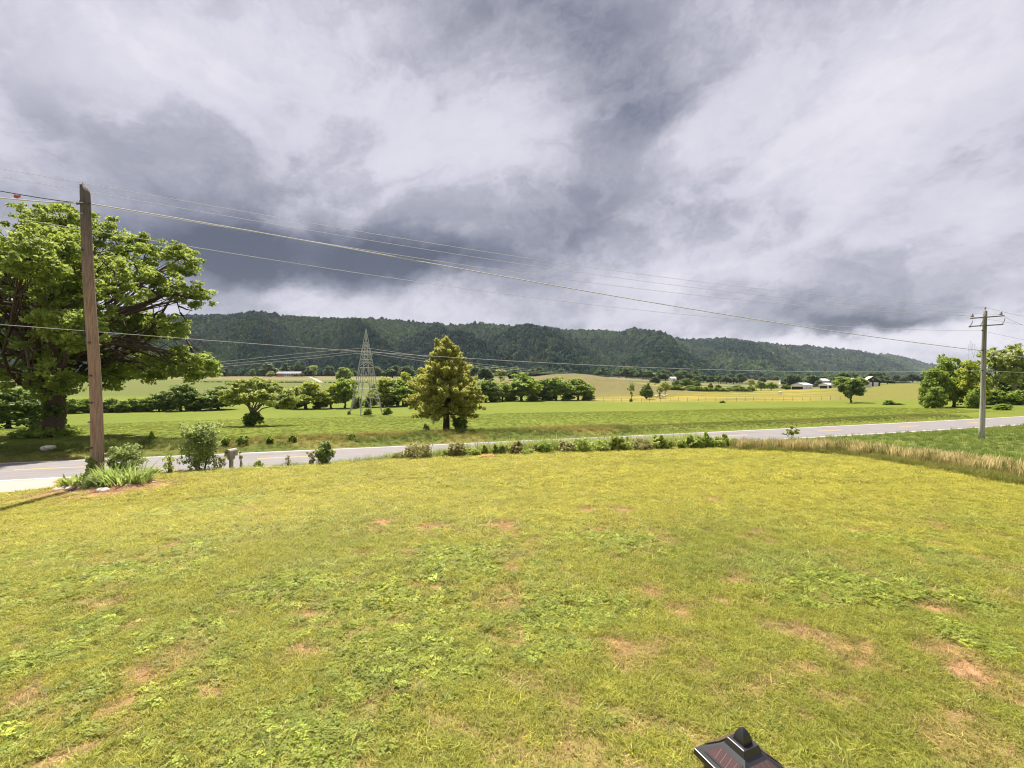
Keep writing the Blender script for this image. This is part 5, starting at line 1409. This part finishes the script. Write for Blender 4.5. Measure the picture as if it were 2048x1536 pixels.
    if sp > 1:                                                    # leafy spires
        rng = np.random.default_rng(k); H = hgt(px, Y, top); ct = []
        for s in range(3 if sp > 1.25 else 1):
            x, y = rng.normal(0, .16, 2) * (s > 0); hh = H * (1 if s == 0 else rng.uniform(.8, .97))
            for z in np.arange(H * .35, hh, .07): ct.append((x, y, z))
        link('spire', crown_mesh('spire', M[lm], rng, np.array(ct), np.full(len(ct), .11), 14, .10, up=.2), root)
SP = on(1584, 30.4)
build_tree('sapling', SP, [(0, 0, .95, .42, .42, .22), (-.35, 0, .8, .25, .25, .14), (.4, .1, 1.05, .28, .25, .14), (.1, .1, 1.25, .25, .25, .14)], 26, .16, 22, .07, M['leaf_pale'], M['bark'], .55, .025, 81, 'small flat topped sapling at the start of the tan grass', 'sapling', frac=.6, flat=.5)
for k, (px, Y, top, w, lb) in enumerate(((300, 33, 862, 14, 'weed clump on the bank right behind the weathered pole'), (452, 33.4, 872, 22, 'leafy weed clump on the bank behind the mailbox'), (487, 33.8, 872, 26, 'dark leafy weed on the bank right of the mailbox'), (540, 34.4, 872, 14, 'dark weed on the bank, second right of the mailbox'),
                                         (585, 35, 870, 16, 'dark weed on the bank above the brownish weed'), (702, 36.6, 868, 14, 'dark weed on the bank left of the cedar'), (876, 37.5, 880, 8, 'tiny dark sprout by the road under the cedar'), (852, 44, 848, 14, 'thin weed in the rough grass left of the cedar trunk'),
                                         (1281, 45.5, 858, 8, 'dark stalk standing at the far road edge right of the cedar'), (1340, 45, 866, 30, 'dark green weeds along the far road edge above the gap'), (1462, 49, 855, 18, 'weeds along the far road edge right of the spires'), (1585, 53, 850, 10, 'weeds at the far road edge above the sapling'))):
    px_shrub('weed', px, Y, top, w, 'leaf_hedge' if k != 7 else 'leaf_brown', 300 + k, lb, cat='weed', n=20, per=22, leaf=.13)

# ------------------------------------------------------------------ grass
def tuft(rng, n, h, w, spread, lean=.5, curl=.5, flatten=1.0):
    Vv, Q, Tt, sh = [], [], [], []
    for k in range(n):
        a = rng.uniform(0, 6.28); q = spread * rng.random() ** .5
        b = np.array([math.cos(a) * q, math.sin(a) * q, 0]); az = rng.uniform(0, 6.28)
        d = np.array([math.cos(az), math.sin(az), 0]); s = np.array([-d[1], d[0], 0]) * w * .5 * rng.uniform(.7, 1.2)
        l = h * rng.uniform(.5, 1.15); ln = rng.uniform(0, lean); cu = rng.uniform(0, curl)
        m = b + d * l * ln * .45 + np.array([0, 0, l * .58 * flatten]); t = b + d * l * (ln + cu * .6) + np.array([0, 0, l * flatten * (1 - .35 * cu)])
        i = len(Vv); Vv += [b - s, b + s, m - s * .8, m + s * .8, t]
        Q.append((i, i + 1, i + 3, i + 2)); Tt.append((i + 2, i + 3, i + 4))
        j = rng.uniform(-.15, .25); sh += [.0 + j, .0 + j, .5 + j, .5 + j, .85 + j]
    return np_mesh('grass_tuft', Vv, Q, Tt, [M['blade']], {'shade': ('FLOAT', sh)})
def clover(rng, n, r, h):
    Vv, Q, sh = [], [], []
    for k in range(n):
        a = rng.uniform(0, 6.28); q = r * rng.random() ** .5; c = np.array([math.cos(a) * q, math.sin(a) * q, h * rng.uniform(.35, 1.)])
        tl = rng.normal(0, .35, 2); j = rng.uniform(.25, 1.0); a0 = rng.uniform(0, 6.28); sz = .011 * rng.uniform(.8, 1.3)
        for p in range(3):
            b = a0 + p * 2.094; u = np.array([math.cos(b), math.sin(b), 0]); v = np.array([-u[1], u[0], 0])
            pts = [c, c + u * sz * .9 + v * sz * .62, c + u * sz * 1.5, c + u * sz * .9 - v * sz * .62]
            for x in pts: x = x + 0; 
            pts = [x + np.array([0, 0, (x - c)[0] * tl[0] + (x - c)[1] * tl[1]]) for x in pts]
            i = len(Vv); Vv += pts; Q.append((i, i + 1, i + 2, i + 3)); sh += [j * .6, j, j, j]
    return np_mesh('clover_tuft', Vv, Q, None, [M['blade']], {'shade': ('FLOAT', sh)})
rt = np.random.default_rng(2)
LAWN = proto_collection('lawn_tuft', [tuft(rt, 22, .062, .0045, .06, 1.3, 1.0, .8) for _ in range(5)] + [tuft(rt, 13, .085, .0075, .03, 1.4, 1.0, .7) for _ in range(2)] +
                        [clover(rt, 26, .06, .045) for _ in range(3)] + [tuft(rt, 18, .07, .0038, .06, 1.6, 1.0, .28) for _ in range(2)])
def wedge(rng, n, Y0, Y1):
    u = rng.random(n); Y = np.sqrt(Y0 ** 2 + (Y1 ** 2 - Y0 ** 2) * u)
    X = rng.uniform(-1, 1, n) * (1.18 * Y + 3.6)
    return X, Y
gx, gy, gs = [], [], []
for Y0, Y1, n, s in ((1.7, 5.5, 50000, 1.0), (5.5, 9, 41000, 1.35), (9, 15, 43000, 2.0), (15, 23, 32000, 2.9), (23, 33, 26000, 3.6)):
    X, Y = wedge(R, n, Y0, Y1); gx.append(X); gy.append(Y); gs.append(np.full(n, s))
gx, gy, gs = map(np.concatenate, (gx, gy, gs))
dd = gy - C(gx)
ok = (dd < -7.0 + .5 * (fbm(gx, gy, 2) - .5)) & ~in_poly(gx, gy, DRIVE) & ~in_poly(gx, gy, bc + (BEDP - bc) * .97)
# the tan grass on the right cuts the lawn
TAN_N = np.array([(v.x, v.y) for v in (G(1470, 901), G(1640, 907), G(1740, 916), G(1850, 933), G(1950, 949), G(2048, 967), G(2200, 992), G(2400, 1030), G(2700, 1085))])
wN = np.array([.9, 2.2, 4.2, 6.0, 7.4, 8.4, 9.5, 10.5, 11.5])
TAN_F = TAN_N + np.c_[wN * .25, wN]
TAN = np.r_[TAN_N, TAN_F[::-1]]
def side_lawn(X, Y): return in_poly(X, Y, np.r_[TAN_N, [(200, TAN_N[-1, 1])], [(200, 80)], [(TAN_N[0, 0], 80)]])
ok &= ~side_lawn(gx, gy)
gx, gy, gs = gx[ok], gy[ok], gs[ok]
b, l, yel = lawn_state(gx, gy)
keep = R.random(len(gx)) > b * .62
gx, gy, gs, b, l, yel = (q[keep] for q in (gx, gy, gs, b, l, yel))
n = len(gx); u = R.random(n)
coarse_n = fbm(gx * .7 + 31, gy * .7 + 8, 3)
idx = R.integers(0, 5, n)
idx = np.where(u < .03 + .35 * sm(coarse_n, .56, .75) * sm(12 - gy, 0, 5), R.integers(5, 7, n), idx)
idx = np.where((R.random(n) < l * .6), R.integers(7, 10, n), idx)
idx = np.where((R.random(n) < b * .55 + .06), R.integers(10, 12, n), idx)
col = lerp((.22, .25, .040), (.40, .375, .062), np.clip(yel + R.normal(0, .22, n), 0, 1))
col = np.where(((idx >= 5) & (idx < 7))[:, None], lerp((.19, .245, .05), (.30, .31, .075), R.random(n)), col)
col = np.where(((idx >= 7) & (idx < 10))[:, None], lerp((.195, .255, .04), (.325, .35, .06), np.clip(R.normal(.35, .25, n) + .35 * yel, 0, 1)), col)
col = np.where((idx >= 10)[:, None], lerp((.36, .21, .11), (.50, .37, .21), R.random(n)), col)
col = lerp(col, np.broadcast_to((.36, .25, .12), col.shape), np.clip(b * .6, 0, 1))
col = col * np.exp(R.normal(.02, .24, n))[:, None]
s = np.where((idx >= 7) & (idx < 10), np.minimum(gs, 1.45), gs) * R.uniform(.75, 1.25, n); hs_ = s * np.where(gs > 1.5, .62, .9) * (1 - .35 * b)
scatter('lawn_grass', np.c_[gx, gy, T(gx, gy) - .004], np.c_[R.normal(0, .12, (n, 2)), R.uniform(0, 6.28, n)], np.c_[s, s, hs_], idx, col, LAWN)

# rough grass: bank across the road, strip along the lawn, right bank; meadow
ROUGH = proto_collection('rough_tuft', [tuft(rt, 26, .42, .014, .20, .55, .6) for _ in range(4)] + [tuft(rt, 30, .20, .016, .28, .7, .7) for _ in range(3)])
def tall(rng, n, h):
    Vv, Q, Tt, sh = [], [], [], []
    for k in range(n):
        a = rng.uniform(0, 6.28); q = .22 * rng.random() ** .5; b = np.array([math.cos(a) * q, math.sin(a) * q, 0]); az = rng.normal(.3, .9)
        d = np.array([math.cos(az), math.sin(az), 0]); s = np.array([-d[1], d[0], 0]) * .004; l = h * rng.uniform(.65, 1.1); ln = rng.uniform(.05, .35)
        p = [b, b + d * l * ln * .3 + np.array([0, 0, l * .5]), b + d * l * ln * .65 + np.array([0, 0, l * .82]), b + d * l * ln + np.array([0, 0, l])]
        i = len(Vv)
        for x, w in zip(p, (1.2, .9, 2.6, .4)): Vv += [x - s * w, x + s * w]
        Q += [(i + 2 * e, i + 2 * e + 1, i + 2 * e + 3, i + 2 * e + 2) for e in range(3)]; j = rng.uniform(-.1, .2)
        sh += [0 + j, 0 + j, .4 + j, .4 + j, .9 + j, .9 + j, 1 + j, 1 + j]
    return np_mesh('tall_tuft', Vv, Q, Tt, [M['blade']], {'shade': ('FLOAT', sh)})
TALL = proto_collection('tall_tuft', [tall(rt, 24, .72) for _ in range(4)])
def put(name, X, Y, idx, scl, col, coll, hz=1.0, lift=0.):
    n = len(X)
    scatter(name, np.c_[X, Y, T(X, Y) - .01 + lift], np.c_[R.normal(0, .1, (n, 2)), R.uniform(0, 6.28, n)], np.c_[scl, scl, scl * hz], idx, col, coll)
n = 15000                                                          # bank on the far side of the road
X = R.uniform(-62, 62, n); D = 3.5 + 10 * R.random(n) ** .8; Y = C(X) + D
nn = fbm(X / 4 + 2, Y / 4 + 7, 3)
hgtm = np.interp(D, [3.4, 4.5, 7, 9, 13.5], [.25, .6, 1.0, 1.0, .6]) * np.where(X > 12, .6, 1)
cl = lerp((.14, .18, .035), (.29, .25, .07), np.clip(sm(nn, .42, .62) + R.normal(0, .2, n), 0, 1) * np.where(X < -21, .25, np.where(X > 14, .5, 1)))
put('bank_grass', X, Y, R.integers(0, 7, n), R.uniform(.6, 1.25, n) * hgtm, cl, ROUGH)
n = 26000                                                          # meadow near the road
X = R.uniform(-1, 1, n); D = 11 + 52 * R.random(n) ** 1.2; X = X * 78; Y = C(X) + D
cl = lerp((.145, .19, .024), (.22, .245, .035), np.clip(fbm(X / 14 + 2, Y / 30 + 7, 4) + R.normal(0, .15, n), 0, 1))
put('meadow_grass', X, Y, R.integers(4, 7, n), R.uniform(.5, .9, n), cl, ROUGH, .8)
n = 8000                                                           # weedy strip between lawn and road
X = R.uniform(-21, 24, n); D = R.uniform(-7.3, -3.7, n); Y = C(X) + D
dn = np.interp(X, [-21, -10, -7, 0, 12, 20, 24], [.18, .25, .55, 1, 1, .9, .6])
k = (R.random(n) < dn) & ~side_lawn(X, Y + 1.5) & ~in_poly(X, Y, DRIVE); X, Y, D = X[k], Y[k], D[k]; n = len(X)
cl = lerp((.20, .27, .05), (.36, .38, .11), R.random(n))
hh = np.interp(X, [-21, -8, 0, 24], [.4, 1.0, 2.3, 2.4]) * np.interp(D, [-7.3, -6.5, -4.2, -3.6], [.5, 1, .8, .4])
put('strip_grass', X, Y, R.integers(0, 7, n), R.uniform(.6, 1.2, n) * hh, cl, ROUGH)
n = 26000                                                          # tan seeding grass
X = R.uniform(TAN[:, 0].min(), 40, n); Y = R.uniform(6, 40, n)
k = in_poly(X, Y, TAN + 0) & (Y - C(X) < -3.7); X, Y = X[k], Y[k]; n = len(X)
cl = lerp((.37, .31, .13), (.52, .45, .22), np.clip(R.normal(.4, .3, n), 0, 1))
cl = np.where((R.random(n) < .34)[:, None], np.array([[.20, .21, .06]]), cl)
put('tan_grass', X, Y, R.integers(0, 4, n), R.uniform(.7, 1.12, n), cl, TALL)
n = 4200; k_ = R.random(n); seg = np.minimum((k_ * 8).astype(int), 7); f = k_ * 8 - seg
e = TAN_N[seg] * (1 - f)[:, None] + TAN_N[seg + 1] * f[:, None]; X = e[:, 0] + R.normal(0, .25, n); Y = e[:, 1] + R.normal(.25, .3, n)
put('edge_grass', X, Y, R.integers(0, 7, n), R.uniform(.45, .95, n), lerp((.14, .18, .035), (.26, .24, .06), R.random(n)), ROUGH)
n = 16000                                                          # green bank round the grey pole
X = R.uniform(14, 78, n); Y = R.uniform(18, 62, n)
k = side_lawn(X, Y) & ~in_poly(X, Y, TAN) & (Y - C(X) < -3.6); X, Y = X[k], Y[k]; n = len(X)
cl = lerp((.11, .18, .03), (.22, .26, .05), np.clip(fbm(X / 3, Y / 3, 3) * 1.4 - .2 + R.normal(0, .15, n), 0, 1))
put('roadside_grass', X, Y, R.integers(0, 7, n), R.uniform(.6, 1.1, n), cl, ROUGH, .85)

# ------------------------------------------------------------------ the air over the valley
def build_haze():
    lo, hi = (-3200, -135, -12), (5200, 4300, 215)
    me = MB().box(lo, hi).mesh('haze', M['lawn'])
    me.materials.clear()
    m = bpy.data.materials.new('haze'); m.use_nodes = True
    t = NT(m.node_tree); t.n.clear()
    v = t.node('ShaderNodeVolumePrincipled'); v.inputs['Color'].default_value = (.80, .88, 1.0, 1)
    v.inputs['Density'].default_value = HAZE; v.inputs['Anisotropy'].default_value = .2
    o = t.node('ShaderNodeOutputMaterial'); t.l.new(v.outputs[0], o.inputs['Volume'])
    me.materials.append(m)
    tag(link('haze', me), kind='stuff')
HAZE = .00005
build_haze()
